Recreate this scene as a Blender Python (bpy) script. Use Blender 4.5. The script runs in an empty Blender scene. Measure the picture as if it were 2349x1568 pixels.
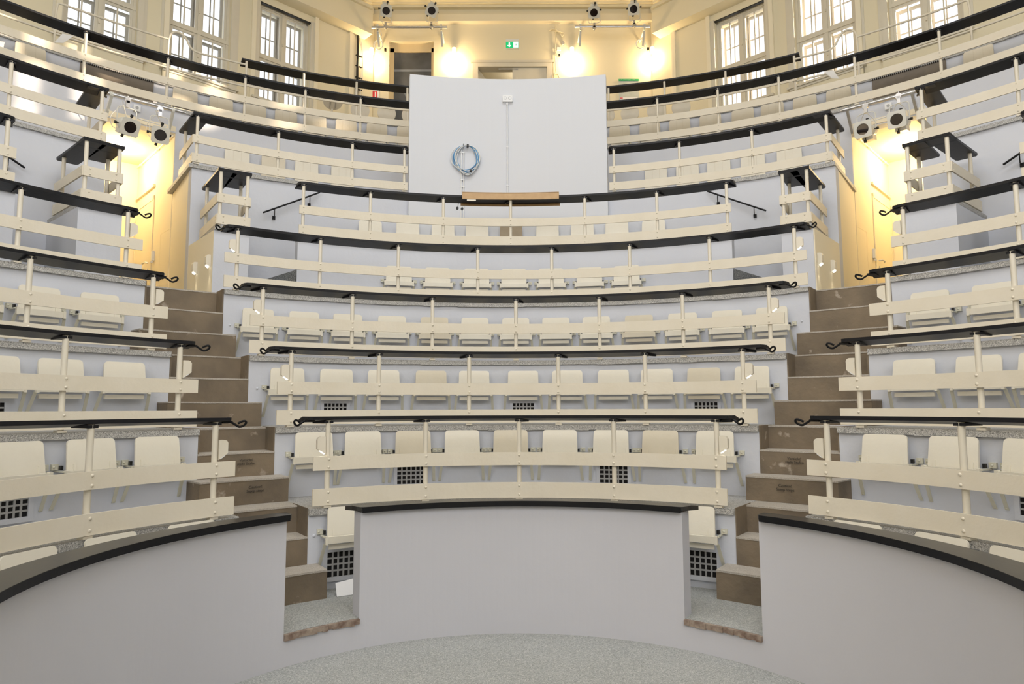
import bpy, math, random
from mathutils import Vector, Matrix
random.seed(7)
R_ = math.radians
# ------------------------------------------------------------------ camera
scn = bpy.context.scene
cam_d = bpy.data.cameras.new('camera'); cam = bpy.data.objects.new('camera', cam_d)
scn.collection.objects.link(cam); scn.camera = cam
cam_d.sensor_width = 36.0; cam_d.lens = 36.0*1564.15/2349.0; cam_d.clip_start = .05; cam_d.clip_end = 200
PITCH, ROLL = 0.0968928, 0.0031837
cam.matrix_world = Matrix.Translation((-0.0281, -3.0493, 1.6)) @ Matrix.Rotation(math.pi/2+PITCH, 4, 'X') @ Matrix.Rotation(-ROLL, 4, 'Z')
# ------------------------------------------------------------------ world, daylight, exposure
w = bpy.data.worlds.new('sky'); scn.world = w; w.use_nodes = True
w.node_tree.nodes['Background'].inputs[0].default_value = (.90, .94, 1.0, 1)
w.node_tree.nodes['Background'].inputs[1].default_value = 1.7
vs = scn.view_settings
vs.view_transform = 'Standard'; vs.look = 'None'; vs.gamma = 1; vs.use_curve_mapping = False; vs.exposure = 0.0

def area(name, loc, target, sx, sy, power, col, shape='RECTANGLE', spread=180):
    d = bpy.data.lights.new(name, 'AREA'); d.shape = shape; d.size = sx; d.size_y = sy; d.energy = power; d.color = col; d.spread = R_(spread)
    o = bpy.data.objects.new(name, d); scn.collection.objects.link(o); o.location = loc
    o.rotation_euler = (Vector(target)-Vector(loc)).to_track_quat('-Z', 'Y').to_euler(); return o
# daylight that falls through the roof glazing and through the tall windows of the wall behind the camera and of the side walls
area('daylight_roof', (0, 0.5, 10.35), (0, 0.5, 0), 6.0, 6.0, 240, (.96, .97, 1.0), 'ELLIPSE')
for i_, x_ in enumerate((-4.2, 0, 4.2)):
    area('daylight_window', (x_, -6.35, 6.6), (x_*.3, 6, 4.6), 2.6, 4.4, 133, (.985, .98, 1.0))
for sx_ in (-1, 1):
    area('daylight_window', (sx_*9.6, -1.5, 8.3), (-sx_*2, 3, 4.0), 4.5, 1.9, 12, (.98, .98, 1.0))
def lamp(name, loc, power, col, r=.06, kind='POINT', target=None, angle=60, blend=.6):
    d = bpy.data.lights.new(name, kind); d.energy = power; d.color = col
    d.shadow_soft_size = r
    o = bpy.data.objects.new(name, d); scn.collection.objects.link(o); o.location = loc
    if kind == 'SPOT':
        d.spot_size = R_(angle); d.spot_blend = blend
        o.rotation_euler = (Vector(target)-Vector(loc)).to_track_quat('-Z', 'Y').to_euler()
    return o
# low sun through the windows on the east side
sd = bpy.data.lights.new('sun', 'SUN'); sd.energy = 18.0; sd.angle = R_(.8); sd.color = (1.0, .80, .58)
so = bpy.data.objects.new('sun', sd); scn.collection.objects.link(so)
so.rotation_euler = Vector((-12.7, -1.75, -1.95)).to_track_quat('-Z', 'Y').to_euler()

# ------------------------------------------------------------------ materials
def mat(name, col, rough=.6, metal=0., spec=.5, noise=None, bump=None, speck=None, wear=None):
    """noise=(scale, second colour, amount)  bump=(scale, strength)  speck=(scale, dark, light)  wear=(scale, colour, threshold)"""
    m = bpy.data.materials.new(name); m.use_nodes = True; nt = m.node_tree; N = nt.nodes; L = nt.links
    b = N['Principled BSDF']; b.inputs['Roughness'].default_value = rough; b.inputs['Metallic'].default_value = metal
    b.inputs['Specular IOR Level'].default_value = spec
    tc = N.new('ShaderNodeTexCoord')
    def nz(scale, detail=3., src='Object', stretch=None):
        t = N.new('ShaderNodeTexNoise'); t.inputs['Scale'].default_value = scale; t.inputs['Detail'].default_value = detail
        if stretch:
            mp = N.new('ShaderNodeMapping'); mp.inputs['Scale'].default_value = stretch
            L.new(tc.outputs[src], mp.inputs[0]); L.new(mp.outputs[0], t.inputs['Vector'])
        else: L.new(tc.outputs[src], t.inputs['Vector'])
        return t.outputs['Fac']
    def mix(fac, a, c):
        x = N.new('ShaderNodeMix'); x.data_type = 'RGBA'
        L.new(fac, x.inputs[0])
        for k, v in ((6, a), (7, c)):
            if isinstance(v, tuple): x.inputs[k].default_value = v+(1,) if len(v) == 3 else v
            else: L.new(v, x.inputs[k])
        return x.outputs[2]
    def ramp(f, lo, hi):
        r = N.new('ShaderNodeMapRange'); r.inputs[1].default_value = lo; r.inputs[2].default_value = hi; L.new(f, r.inputs[0]); return r.outputs[0]
    c = col
    if noise: c = mix(ramp(nz(noise[0]), .3, .7), col, tuple(col[i]*(1-noise[2])+noise[1][i]*noise[2] for i in range(3)))
    if speck:
        v = N.new('ShaderNodeTexVoronoi'); v.inputs['Scale'].default_value = speck[0]; L.new(tc.outputs['Object'], v.inputs['Vector'])
        sep = N.new('ShaderNodeSeparateColor'); L.new(v.outputs['Color'], sep.inputs[0])
        c = mix(ramp(sep.outputs[0], .55, .95), c, speck[1]); c = mix(ramp(sep.outputs[1], .6, .95), c, speck[2])
    if wear: c = mix(ramp(nz(wear[0], 8.), wear[2], wear[2]+.06), c, wear[1])
    if isinstance(c, tuple): b.inputs['Base Color'].default_value = c+(1,)
    else: L.new(c, b.inputs['Base Color'])
    if bump:
        bp = N.new('ShaderNodeBump'); bp.inputs['Strength'].default_value = bump[1]; bp.inputs['Distance'].default_value = .004
        L.new(nz(bump[0], 4.), bp.inputs['Height']); L.new(bp.outputs[0], b.inputs['Normal'])
    return m
def emit(name, col, s):
    m = bpy.data.materials.new(name); m.use_nodes = True; nt = m.node_tree; nt.nodes.remove(nt.nodes['Principled BSDF'])
    e = nt.nodes.new('ShaderNodeEmission'); e.inputs[0].default_value = col+(1,); e.inputs[1].default_value = s
    nt.links.new(e.outputs[0], nt.nodes['Material Output'].inputs[0]); return m
PAINT = mat('blue_grey_wall_paint', (.655, .675, .73), .85, spec=.15, noise=(1.6, (.60, .62, .685), .6), bump=(18, .5))
PITP = mat('pit_wall_paint', (.575, .575, .615), .75, spec=.25, noise=(.9, (.53, .53, .57), .7), bump=(9, .5))
SCREENM = mat('smooth_projection_paint', (.70, .72, .765), .85, spec=.15, noise=(.8, (.685, .705, .75), .6))
WCREAM = mat('cream_wall_paint', (.80, .74, .565), .7, noise=(.9, (.76, .69, .51), .6), bump=(14, .25))
WPANEL = mat('pale_wall_paint', (.86, .80, .64), .7, noise=(.9, (.82, .76, .6), .6))
CEILM = mat('ceiling_paint', (.84, .77, .57), .8, noise=(1., (.8, .73, .53), .5))
CORRM = mat('corridor_paint', (.88, .80, .62), .7, noise=(1.2, (.86, .775, .58), .5), bump=(14, .2))
RAIL = mat('cream_rail_paint', (.775, .715, .595), .55, spec=.3, noise=(5., (.735, .67, .54), .8), bump=(30, .35))
POSTM = mat('cream_post_enamel', (.78, .725, .61), .35, noise=(9., (.74, .685, .565), .7))
SEATM = mat('ivory_seat_paint', (.81, .765, .65), .4, noise=(7., (.775, .725, .605), .7), bump=(35, .2))
SEATB = mat('beige_seat_paint', (.70, .635, .50), .4, noise=(7., (.655, .59, .455), .7), bump=(35, .2))
SEATD = mat('brown_seat_underside', (.34, .27, .17), .45, noise=(8., (.26, .2, .12), .7))
FRAMEM = mat('olive_cream_metal', (.66, .64, .53), .4, noise=(12., (.6, .58, .47), .6))
DESK = mat('black_desk_lacquer', (.008, .009, .013), .42, spec=.3, noise=(14., (.014, .013, .014), .7), bump=(40, .15))
DESKG = mat('worn_black_desk_top', (.02, .02, .02), .3, spec=.5, noise=(10., (.035, .033, .03), .7))
IRON = mat('black_iron', (.005, .005, .007), .5, spec=.25, noise=(30., (.010, .010, .010), .5))
GRAN = mat('grey_granite', (.44, .43, .41), .6, noise=(14., (.36, .35, .33), .7), speck=(230, (.16, .16, .155), (.66, .65, .62)), bump=(70, .8))
DGRAN = mat('dark_granite', (.22, .23, .23), .55, speck=(120, (.07, .07, .07), (.42, .42, .41)))
FLOORM = mat('speckled_floor_covering', (.37, .38, .365), .85, noise=(2.5, (.31, .32, .305), .7), speck=(170, (.25, .26, .245), (.50, .50, .48)), bump=(120, .6))
STONE = mat('brown_sandstone', (.235, .182, .122), .8, noise=(3.2, (.135, .108, .078), .9), wear=(6., (.42, .36, .29), .655), bump=(25, 1.))
TREAD = mat('worn_stone_tread', (.45, .41, .36), .8, noise=(9., (.37, .33, .28), .8), speck=(300, (.36, .32, .27), (.56, .52, .46)))
WORN = mat('worn_brown_edge', (.16, .10, .075), .8, noise=(22., (.42, .35, .28), .8), bump=(40, 1.))
OAK = mat('oak_veneer', (.56, .36, .17), .4, noise=(11., (.47, .29, .125), .8))
WPLAS = mat('white_plastic', (.80, .81, .82), .35, noise=(20., (.76, .77, .78), .5))
WMET = mat('white_lamp_metal', (.72, .72, .67), .35, noise=(15., (.66, .66, .61), .5))
ALU = mat('galvanised_steel', (.62, .62, .64), .28, metal=.85, noise=(25., (.5, .5, .52), .5))
BPLAS = mat('black_plastic', (.012, .012, .013), .4, noise=(20., (.02, .02, .02), .5))
LENS = mat('dark_lens_glass', (.012, .008, .008), .06, spec=.8, noise=(6., (.03, .02, .015), .6))
WFRAME = mat('window_frame_enamel', (.70, .66, .56), .4, noise=(6., (.66, .62, .52), .6))
OFRAME = mat('outer_window_frame', (.50, .49, .47), .6, noise=(6., (.45, .44, .42), .6))
RADM = mat('brown_grey_radiator', (.19, .16, .125), .6, noise=(10., (.15, .125, .1), .6))
DGLASS = mat('inner_glass_painted_dark', (.055, .06, .068), .12, spec=.7, noise=(1.8, (.13, .14, .16), .9))  # dark room behind and paler reflections are put into the pane's colour
PAPER = mat('white_paper', (.88, .88, .88), .7, noise=(8., (.85, .85, .86), .5))
GREEN = mat('green_sign', (.02, .42, .14), .5, noise=(5., (.02, .38, .12), .5))
GLOWG = emit('backlit_green', (.03, .62, .20), 1.0); GLOWW = emit('backlit_white', (1, 1, .96), 1.3)
RED = mat('red_sign', (.72, .05, .07), .5, noise=(5., (.66, .04, .06), .5))
PLANM = mat('plan_print', (.50, .55, .52), .5, noise=(9., (.62, .64, .62), .7))
BLUEC = mat('blue_cable', (.12, .34, .62), .4, noise=(20., (.10, .3, .56), .5))
WCAB = mat('white_cable', (.80, .80, .78), .4, noise=(20., (.75, .75, .73), .5))
HOLE_SHADE = mat('painted_void_shade', (.008, .007, .007), .9, noise=(5., (.012, .01, .01), .5))  # near-black colour stands in for the shade inside grilles and slots
LATT = mat('grey_lattice_iron', (.42, .42, .42), .5, noise=(20., (.36, .36, .36), .6))
DISC = mat('pale_disc_seat', (.76, .71, .60), .5, noise=(9., (.66, .62, .52), .6))
WARM = emit('warm_lamp_glow', (1., .78, .47), 14.0); LED = emit('led_lens', (1., .95, .86), 5.0)
INK = mat('black_lettering', (.03, .025, .02), .8, noise=(30., (.06, .05, .04), .5))
def glass():
    m = bpy.data.materials.new('window_glass'); m.use_nodes = True; nt = m.node_tree; N = nt.nodes
    N.remove(N['Principled BSDF']); t = N.new('ShaderNodeBsdfTransparent'); g = N.new('ShaderNodeBsdfGlossy'); g.inputs['Roughness'].default_value = .03
    x = N.new('ShaderNodeMixShader'); x.inputs[0].default_value = .06
    nt.links.new(t.outputs[0], x.inputs[1]); nt.links.new(g.outputs[0], x.inputs[2]); nt.links.new(x.outputs[0], N['Material Output'].inputs[0]); return m
GLASS = glass()

# ------------------------------------------------------------------ mesh helpers
def pp(r, phi, z=0.): a = R_(phi); return Vector((r*math.sin(a), r*math.cos(a), z))
def frame_at(r, phi, z=0.):
    """local x = along the ring, y = outward, z = up"""
    return Matrix.Translation(pp(r, phi, z)) @ Matrix.Rotation(-R_(phi), 4, 'Z')
class MB:
    def __init__(s): s.v = []; s.f = []; s.sm = []
    def add(s, vs, fs, smooth=False, M=None):
        o = len(s.v)
        s.v += [tuple(M @ Vector(p)) if M else tuple(p) for p in vs]
        for f in fs: s.f.append([i+o for i in f]); s.sm.append(smooth)
        return s
    def box(s, x0, x1, y0, y1, z0, z1, M=None):
        vs = [(x, y, z) for z in (z0, z1) for y in (y0, y1) for x in (x0, x1)]
        return s.add(vs, [(0,2,3,1),(4,5,7,6),(0,1,5,4),(2,6,7,3),(0,4,6,2),(1,3,7,5)], False, M)
    def arc(s, prof, p1, p2, step=1.5, ends=None):
        """sweep profile [(r, z)...] from angle p1 to p2; ends=(cut1, cut2) rounds the inner corner near an end"""
        n = max(1, int(math.ceil((p2-p1)/step))); ph = [p1+(p2-p1)*i/n for i in range(n+1)]
        adj = [0.]*len(ph)
        if ends:
            for side in (0, 1):
                c = ends[side]
                if not c: continue
                for d_, a_ in ((c*.12, .45), (c*.4, .12), (c, 0.)):
                    q = p1+d_ if side == 0 else p2-d_
                    ph.append(q); adj.append(a_*.12)
                adj[0 if side == 0 else n] = .12
            k = sorted(range(len(ph)), key=lambda i: ph[i]); ph = [ph[i] for i in k]; adj = [adj[i] for i in k]
        rmin = min(r for r, z in prof); rmax = max(r for r, z in prof)
        m = len(prof); vs = []; fs = []
        for a, ad in zip(ph, adj):
            for r, z in prof:
                rr = r + (ad if r < (rmin+rmax)/2 else 0.)
                vs.append(tuple(pp(rr, a, z)))
        for i in range(len(ph)-1):
            for j in range(m):
                a, b = i*m+j, i*m+(j+1) % m
                fs.append((a, b, b+m, a+m))
        fs.append(tuple(range(m-1, -1, -1))); fs.append(tuple(range((len(ph)-1)*m, len(ph)*m)))
        return s.add(vs, fs)
    def abox(s, r0, r1, z0, z1, p1, p2, **k): return s.arc([(r0, z0), (r0, z1), (r1, z1), (r1, z0)], p1, p2, **k)
    def prism(s, poly, h0, h1, M=None, axis='z'):
        n = len(poly)
        if axis == 'z': vs = [(x, y, h0) for x, y in poly]+[(x, y, h1) for x, y in poly]
        else: vs = [(x, h0, y) for x, y in poly]+[(x, h1, y) for x, y in poly]
        fs = [tuple(range(n-1, -1, -1)), tuple(range(n, 2*n))]+[(i, (i+1) % n, (i+1) % n+n, i+n) for i in range(n)]
        return s.add(vs, fs, False, M)
    def cyl(s, a, b, r, n=12, r2=None, M=None, caps=True):
        a = Vector(a); b = Vector(b); d = (b-a).normalized(); u = d.orthogonal().normalized(); v = d.cross(u); r2 = r if r2 is None else r2
        vs = []
        for c, rr in ((a, r), (b, r2)):
            for i in range(n): t = 2*math.pi*i/n; vs.append(tuple(c+u*rr*math.cos(t)+v*rr*math.sin(t)))
        s.add(vs, [(i, (i+1) % n, (i+1) % n+n, i+n) for i in range(n)], True, M)
        if caps: s.add(vs, [tuple(range(n-1, -1, -1)), tuple(range(n, 2*n))], False, M)
        return s
    def tube(s, pts, r, n=8, M=None, closed=False):
        P = [Vector(p) for p in pts]; k = len(P); vs = []; prev = None
        for i, p in enumerate(P):
            d = (P[(i+1) % k]-P[i-1]) if closed else (P[min(i+1, k-1)]-P[max(i-1, 0)])
            d.normalize(); u = d.orthogonal().normalized() if prev is None else (prev-d*prev.dot(d)).normalized()
            prev = u; v = d.cross(u)
            for j in range(n): t = 2*math.pi*j/n; vs.append(tuple(p+u*r*math.cos(t)+v*r*math.sin(t)))
        fs = [(i*n+j, i*n+(j+1) % n, ((i+1) % k)*n+(j+1) % n, ((i+1) % k)*n+j) for i in range(k if closed else k-1) for j in range(n)]
        s.add(vs, fs, True, M)
        if not closed: s.add(vs, [tuple(range(n-1, -1, -1)), tuple(range((k-1)*n, k*n))], False, M)
        return s
    def dome(s, c, d, r, M=None):
        """small bolt head at c, bulging along d"""
        c = Vector(c); d = Vector(d).normalized(); u = d.orthogonal().normalized(); v = d.cross(u); n = 8; vs = []
        for rr, h in ((r, 0), (r*.75, r*.5)):
            for i in range(n): t = 2*math.pi*i/n; vs.append(tuple(c+u*rr*math.cos(t)+v*rr*math.sin(t)+d*h))
        vs.append(tuple(c+d*r*.7))
        return s.add(vs, [(i, (i+1) % n, (i+1) % n+n, i+n) for i in range(n)]+[(i+n, (i+1) % n+n, 2*n) for i in range(n)], True, M)
    def build(s, name, material, parent=None, M=None):
        me = bpy.data.meshes.new(name); me.from_pydata(s.v, [], s.f); me.materials.append(material)
        me.polygons.foreach_set('use_smooth', s.sm)
        import bmesh
        b = bmesh.new(); b.from_mesh(me); bmesh.ops.recalc_face_normals(b, faces=b.faces); b.to_mesh(me); b.free()
        o = bpy.data.objects.new(name, me); scn.collection.objects.link(o)
        if M: o.matrix_world = M
        if parent: o.parent = parent
        return o
def smooth_path(pts, sub=6, closed=False):
    P = [Vector(p) for p in pts]; out = []; k = len(P)
    for i in range(k if closed else k-1):
        if closed: a, b, c, d = P[i-1], P[i], P[(i+1) % k], P[(i+2) % k]
        else: a, b, c, d = P[max(i-1, 0)], P[i], P[i+1], P[min(i+2, k-1)]
        for j in range(sub):
            t = j/sub
            out.append(.5*((2*b)+(c-a)*t+(2*a-5*b+4*c-d)*t*t+(3*b-a-3*c+d)*t**3))
    if not closed: out.append(P[-1])
    return out
def tag(o, label, cat, group=None):
    o['label'] = label; o['category'] = cat
    if group: o['group'] = group
    return o
def thing(name, label, cat, group=None, M=None):
    o = bpy.data.objects.new(name, None); scn.collection.objects.link(o); o.empty_display_size = .1
    if M: o.matrix_world = M
    return tag(o, label, cat, group)
def struct(o): o['kind'] = 'structure'; return o
def adopt(o, parent):
    """parent without moving (parent may carry a transform)"""
    o.parent = parent; o.matrix_parent_inverse = parent.matrix_world.inverted() if parent.matrix_world != Matrix.Identity(4) else Matrix.Identity(4); return o
def copy_tree(o, parent=None):
    c = o.copy(); scn.collection.objects.link(c); c.parent = parent
    for ch in list(o.children): copy_tree(ch, c)
    return c

# ------------------------------------------------------------------ the theatre's measures
RD = [2.0, 2.79, 3.58, 4.37, 5.17, 5.95, 6.98, 8.34, 9.06]        # radius of each desk's front edge
ZD = [.93, 1.54, 2.15, 2.83, 3.59, 4.46, 5.50, 6.83, 7.45]        # its height
FL = [.20, .83, 1.44, 2.12, 2.88, 3.76, 4.80, 6.05, 6.72]         # floor of each tier
RW = [2.0, 2.84, 3.63, 4.42, 5.22, 6.00, 7.03, 8.39, 9.10]        # face of the riser wall below each floor
END = 100.; PEND = 116.
AIS = {1: (-45.5, -34.6, 36.3, 47.2), 2: (-45.4, -35.4, 35.8, 46.1), 3: (-45.1, -35.9, 36.6, 46.0), 4: (-45.1, -36.7, 37.1, 45.8)}

# ------------------------------------------------------------------ setting: pit, risers, floors
fl = MB(); fl.prism([(-10.5, -7.), (10.5, -7.), (10.5, 4.5), (3.4, 11.6), (-3.4, 11.6), (-10.5, 4.5)], -.12, 0.)
struct(fl.build('floor', FLOORM))
# pit wall, cut by two openings
pw = MB(); pw.abox(2.0, 2.13, 0, .165, -PEND, PEND); pw.build('wall_pit_plinth', PITP)['kind'] = 'structure'
for nm, a, b in (('wall_pit_left', -PEND, -46.9), ('wall_pit_centre', -32.1, 34.0), ('wall_pit_right', 49.1, PEND)):
    struct(MB().abox(2.0, 2.13, .165, .895, a, b).build(nm, PITP))
for k, (a, b) in enumerate(((-46.9, -32.1), (34.0, 49.1))):
    m = MB(); n = 14
    for i in range(n):
        q0 = a+(b-a)*i/n; q1 = a+(b-a)*(i+1)/n; j = random.uniform(-.006, .004)
        m.abox(1.985+j, 2.01, .162+random.uniform(-.004, .006), .197, q0, q1)
    struct(m.build('trim_%d' % (k+1), WORN))
struct(MB().abox(2.008, 2.84, .165, .20, -END, END).build('floor_row_zero', FLOORM))
tn = 3
def riser(k, a, b, zb=None, zt=None, R=None, thick=.18, nm='wall_riser'):
    R = R or RW[k]; zb = FL[k-1] if zb is None else zb; zt = FL[k]-.045 if zt is None else zt
    return struct(MB().abox(R, R+thick, zb-.02, zt, a, b).build(nm, PAINT))
def slab(k, a, b, r1, R=None):
    global tn
    R = R or RW[k]; m = MB(); n = max(1, int((b-a)/2.2))
    for i in range(n):      # slightly uneven chipped front edge
        j = random.uniform(-.004, .003)
        m.abox(R-.032+j, r1, FL[k]-.048+random.uniform(-.004, .003), FL[k], a+(b-a)*i/n, a+(b-a)*(i+1)/n)
    o = struct(m.build('floor_tier_slab', GRAN)); return o
for k in (1, 2, 3, 4):
    A = AIS[k]
    for a, b in ((-END, A[0]), (A[1], A[2]), (A[3], END)):
        riser(k, a, b); slab(k, a, b, RW[k+1]+.02 if k < 4 else 6.02)
# tier four floor behind: corridors, stair bays
struct(MB().abox(6.0, 10.6, FL[4]-.05, FL[4]-.002, -60, 60).build('floor_corridor', FLOORM))
for a, b in ((-46, -36.3), (36.3, 46.5)): struct(MB().abox(5.72, 6.02, FL[4]-.05, FL[4]-.001, a, b).build('floor_landing', TREAD))
# tier five
riser(5, -26.9, 27.1); slab(5, -20.5, 20.5, 7.05); slab(5, -26.9, -20.5, 6.19); slab(5, 20.5, 27.1, 6.19)
riser(5, -END, -54.7); slab(5, -END, -54.7, 7.05); riser(5, 55.0, END); slab(5, 55.0, END, 7.05)
for a, b in ((-36.2, -32.4), (32.7, 36.1), (-49.4, -45.4), (45.3, 49.9)):
    m = MB(); m.abox(6.0, 7.05, FL[4]-.01, FL[5]-.045, a, b); struct(m.build('wall_block', PAINT)); slab(5, a, b, 7.05)
# dark granite stairs in the bays between the blocks and the seating
for s in (-1, 1):
    t = thing('granite_stairs', 'dark granite stairs climbing behind the grey end wall on the %s of the centre block' % ('left' if s < 0 else 'right'), 'stairs', 'stairs in the upper bays')
    fx, fy = .70, .714            # the steps run up towards the centre block
    for i, (off, z1) in enumerate(((-.25, 3.10), (0., 3.335), (.72, 3.55), (1.05, 3.757))):
        F0 = Vector((-2.73+fx*off, 5.37+fy*off)); F1 = F0+Vector((-.70, .714))*1.4
        lim = lambda R: next(F0.lerp(F1, u/200-.3) for u in range(400) if F0.lerp(F1, u/200-.3).length > R)
        a_, b_ = lim(6.02 if i == 0 else (6.03 if i == 1 else 6.2)), lim(7.0)
        ph = math.degrees(math.atan2(b_.x, b_.y)); ph0 = math.degrees(math.atan2(a_.x, a_.y))
        poly = [tuple(a_), tuple(b_)]+[tuple(pp(7.0, ph+(-20-ph)*u/4)[:2]) for u in range(1, 5)]+[tuple(pp(6.2, -20+(max(min(ph0, -26.8), -26.8)+20)*u/4)[:2]) for u in range(0, 5)]
        if s > 0: poly = [(-x+.02, y) for x, y in poly]
        MB().prism(poly, FL[4]-.001, z1).build('step', DGRAN, t)
# tier six and seven risers
riser(6, -36.86, -12.8, zb=FL[4]); riser(6, 11.6, 36.86, zb=FL[4]); riser(6, -END, -44.85, zb=FL[4]); riser(6, 44.85, END, zb=FL[4])
for a, b in ((-37.2, -12.8), (11.6, 36.9), (-END, -44.9), (44.6, END), (-12.8, 11.6)): slab(6, a, b, 8.41, R=RW[6] if abs(a) > 12.9 or b > 11.7 else RW[6]+.1)
riser(7, -36.7, 36.7); riser(7, -END, -43.3); riser(7, 43.3, END)
for a, b in ((-43.3, -36.7), (36.7, 43.3)): riser(7, a, b, zb=5.70)
slab(7, -END, END, 9.12)
riser(8, -END, END); slab(8, -END, END, 9.9)
struct(MB().abox(9.85, 12.2, FL[8]-.05, FL[8]-.003, -62, 62).build('floor_gallery', FLOORM))
# white projection wall
SW = MB().abox(6.93, 7.06, FL[5]-.01, 6.60, -12.9, 11.62)
struct(SW.build('wall_projection', SCREENM))

# ------------------------------------------------------------------ corridors (mirrored pair)
CP = {}
for s in (-1, 1):
    A = [pp(6.01, 36.22*s), pp(7.03, 36.85*s), pp(8.39, 36.7*s), Vector((6.33*s, 8.13, 0))]
    B = [pp(6.01, 45.37*s), pp(7.03, 44.85*s), pp(8.39, 43.3*s), Vector((7.06*s, 7.45, 0))]
    CP[s] = (A, B)
    nm = 'left' if s < 0 else 'right'
    def vwall(pts, tops, off, name, M=CORRM):
        m = MB()
        for i in range(len(pts)-1):
            p, q = pts[i], pts[i+1]; d = (q-p).normalized(); nn = Vector((-d.y, d.x, 0))*off
            if i: p = p+d*.03
            m.prism([tuple(v[:2]) for v in (p, q, q+nn, p+nn)], FL[4]-.01, tops[i])
        return struct(m.build(name, M))
    vwall(A, [3.708, 4.75, 5.72], .10*s, 'wall_corridor_inner_'+nm)
    vwall(B, [3.708, 4.75, 5.72], -.10*s, 'wall_corridor_outer_'+nm)
    e = MB(); p, q = A[3], B[3]; d = (q-p).normalized(); nn = Vector((-d.y, d.x, 0))*(.1*s if s > 0 else -.1*-s)
    nn = Vector((.685*s, .729, 0))*.1
    e.prism([tuple(v[:2]) for v in (p-d*.1, q+d*.1, q+d*.1+nn, p-d*.1+nn)], FL[4]-.01, 5.72); struct(e.build('wall_corridor_end_'+nm, CORRM))
    c = MB(); ex = (A[2]-B[2])*.12; c.prism([tuple(v[:2]) for v in (A[2]+ex, A[3]+ex, B[3]-ex, B[2]-ex)], 5.70, 5.78); struct(c.build('ceiling_corridor_'+nm, CORRM))
    # door in the corridor side wall near the end, hatch outline, handle, card reader
    d = (A[3]-A[2]).normalized(); up = Vector((0, 0, 1)); inn = Vector((-.729*s*1.0, .0, 0)); inn = Vector((d.y*s, -d.x*s, 0))
    L_ = (A[3]-A[2]).length
    def wm(dist): # local frame on the wall: x along, y into corridor
        return Matrix(((d.x, inn.x, 0, A[2].x+d.x*dist), (d.y, inn.y, 0, A[2].y+d.y*dist), (0, 0, 1, FL[4]), (0, 0, 0, 1)))
    D = bpy.data.objects.new('door_%d' % (2 if s < 0 else 3), None); scn.collection.objects.link(D); D['kind'] = 'structure'
    M = wm(0)
    MB().box(L_-.98, L_-.08, .002, .010, 0, 2.0, M).build('door_leaf', CORRM, D)
    fr = MB(); fr.box(L_-1.04, L_-.98, .002, .016, 0, 2.06, M).box(L_-.08, L_-.02, .002, .016, 0, 2.06, M).box(L_-1.04, L_-.02, .002, .016, 2.0, 2.06, M)
    fr.box(L_-1.04, L_-.02, .002, .03, 2.20, 2.24, M); fr.build('door_frame', CORRM, D)
    h = MB(); h.tube([tuple(M @ Vector(p)) for p in ((L_-.92, .02, 1.0), (L_-.92, .07, 1.0), (L_-.80, .075, 1.0), (L_-.77, .06, .99))], .011)
    h.box(L_-.935, L_-.905, .022, .03, .86, .91, M); h.build('door_handle', ALU, D)
    hp = MB()
    for x0, x1, z0, z1 in ((.02, .50, 1.36, 1.367), (.02, .50, .38, .387), (.02, .027, .38, 1.367), (.493, .50, .38, 1.367)): hp.box(x0, x1, .0, .002, z0, z1, M)
    tag(hp.build('wall_hatch', CORRM), 'flush cream hatch in the %s corridor wall beside the door' % nm, 'hatch')
    cr = thing('switch_box', 'small cream switch box beside the %s corridor door handle' % nm, 'switch'); MB().box(L_-1.17, L_-1.10, .002, .035, 1.0, 1.15, M).build('housing', WPLAS, cr)
    MB().cyl(M @ Vector((L_-1.135, .03, .99)), M @ Vector((L_-1.135, .03, .965)), .02).build('button', WPLAS, cr)
    cb = MB(); Aq = [A[2]+d*.02+inn*.03, A[3]-d*.05+inn*.03]
    cb.tube([tuple(Aq[0]+up*5.64), tuple(Aq[1]+up*5.64)], .010)
    for i in range(4):
        c0 = Aq[0].lerp(Aq[1], .15+.25*i)+up*5.64; cb.cyl(c0-inn*.03, c0+inn*.015, .016)
    tag(cb.build('ceiling_conduit', WPLAS), 'thin conduit running under the ceiling of the %s corridor' % nm, 'conduit')
    # exit sign, hanging
    mid = A[3].lerp(B[3], .80)-Vector((.685*s, .729, 0))*.75
    Ms = Matrix.Translation(mid+up*5.50) @ Matrix.Rotation(-R_(43*s), 4, 'Z') @ Matrix.Scale(.8, 4)
    sg = thing('exit_sign', 'green and white exit sign deep in the %s corridor' % nm, 'sign')
    MB().box(-.16, .16, -.015, .015, -.09, .09, Ms).build('panel', GLOWG, sg)
    ar = MB(); ar.prism([(-.10, -.02), (-.02, -.02), (-.02, -.05), (.03, 0), (-.02, .05), (-.02, .02), (-.10, .02)], -.018, -.0155, Ms, axis='y')
    ar.box(.06, .13, -.018, -.0155, -.07, .07, Ms); ar.build('pictogram', GLOWW, sg)
    MB().cyl(Ms @ Vector((0, 0, .09)), Ms @ Vector((0, 0, .28)), .008).build('hanger', ALU, sg)
    # ceiling lamp of the corridor
    lc = A[2].lerp(B[2], .5).lerp(A[3].lerp(B[3], .5), .62)
    cl = thing('ceiling_lamp', 'round glowing ceiling lamp inside the %s corridor' % nm, 'lamp', 'corridor lamps')
    MB().cyl(lc+up*5.70, lc+up*5.64, .14, 20).build('lamp_shade', WARM, cl)
    lamp('corridor_light', lc+up*5.50, 38, (1., .77, .44), .12)
    # two wedge downlights on the inner corridor wall
    M1 = [(A[0]+(A[1]-A[0])*.06, 3.30, 'lower'), (A[0]+(A[1]-A[0])*.52, 3.31, 'farther')]

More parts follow.
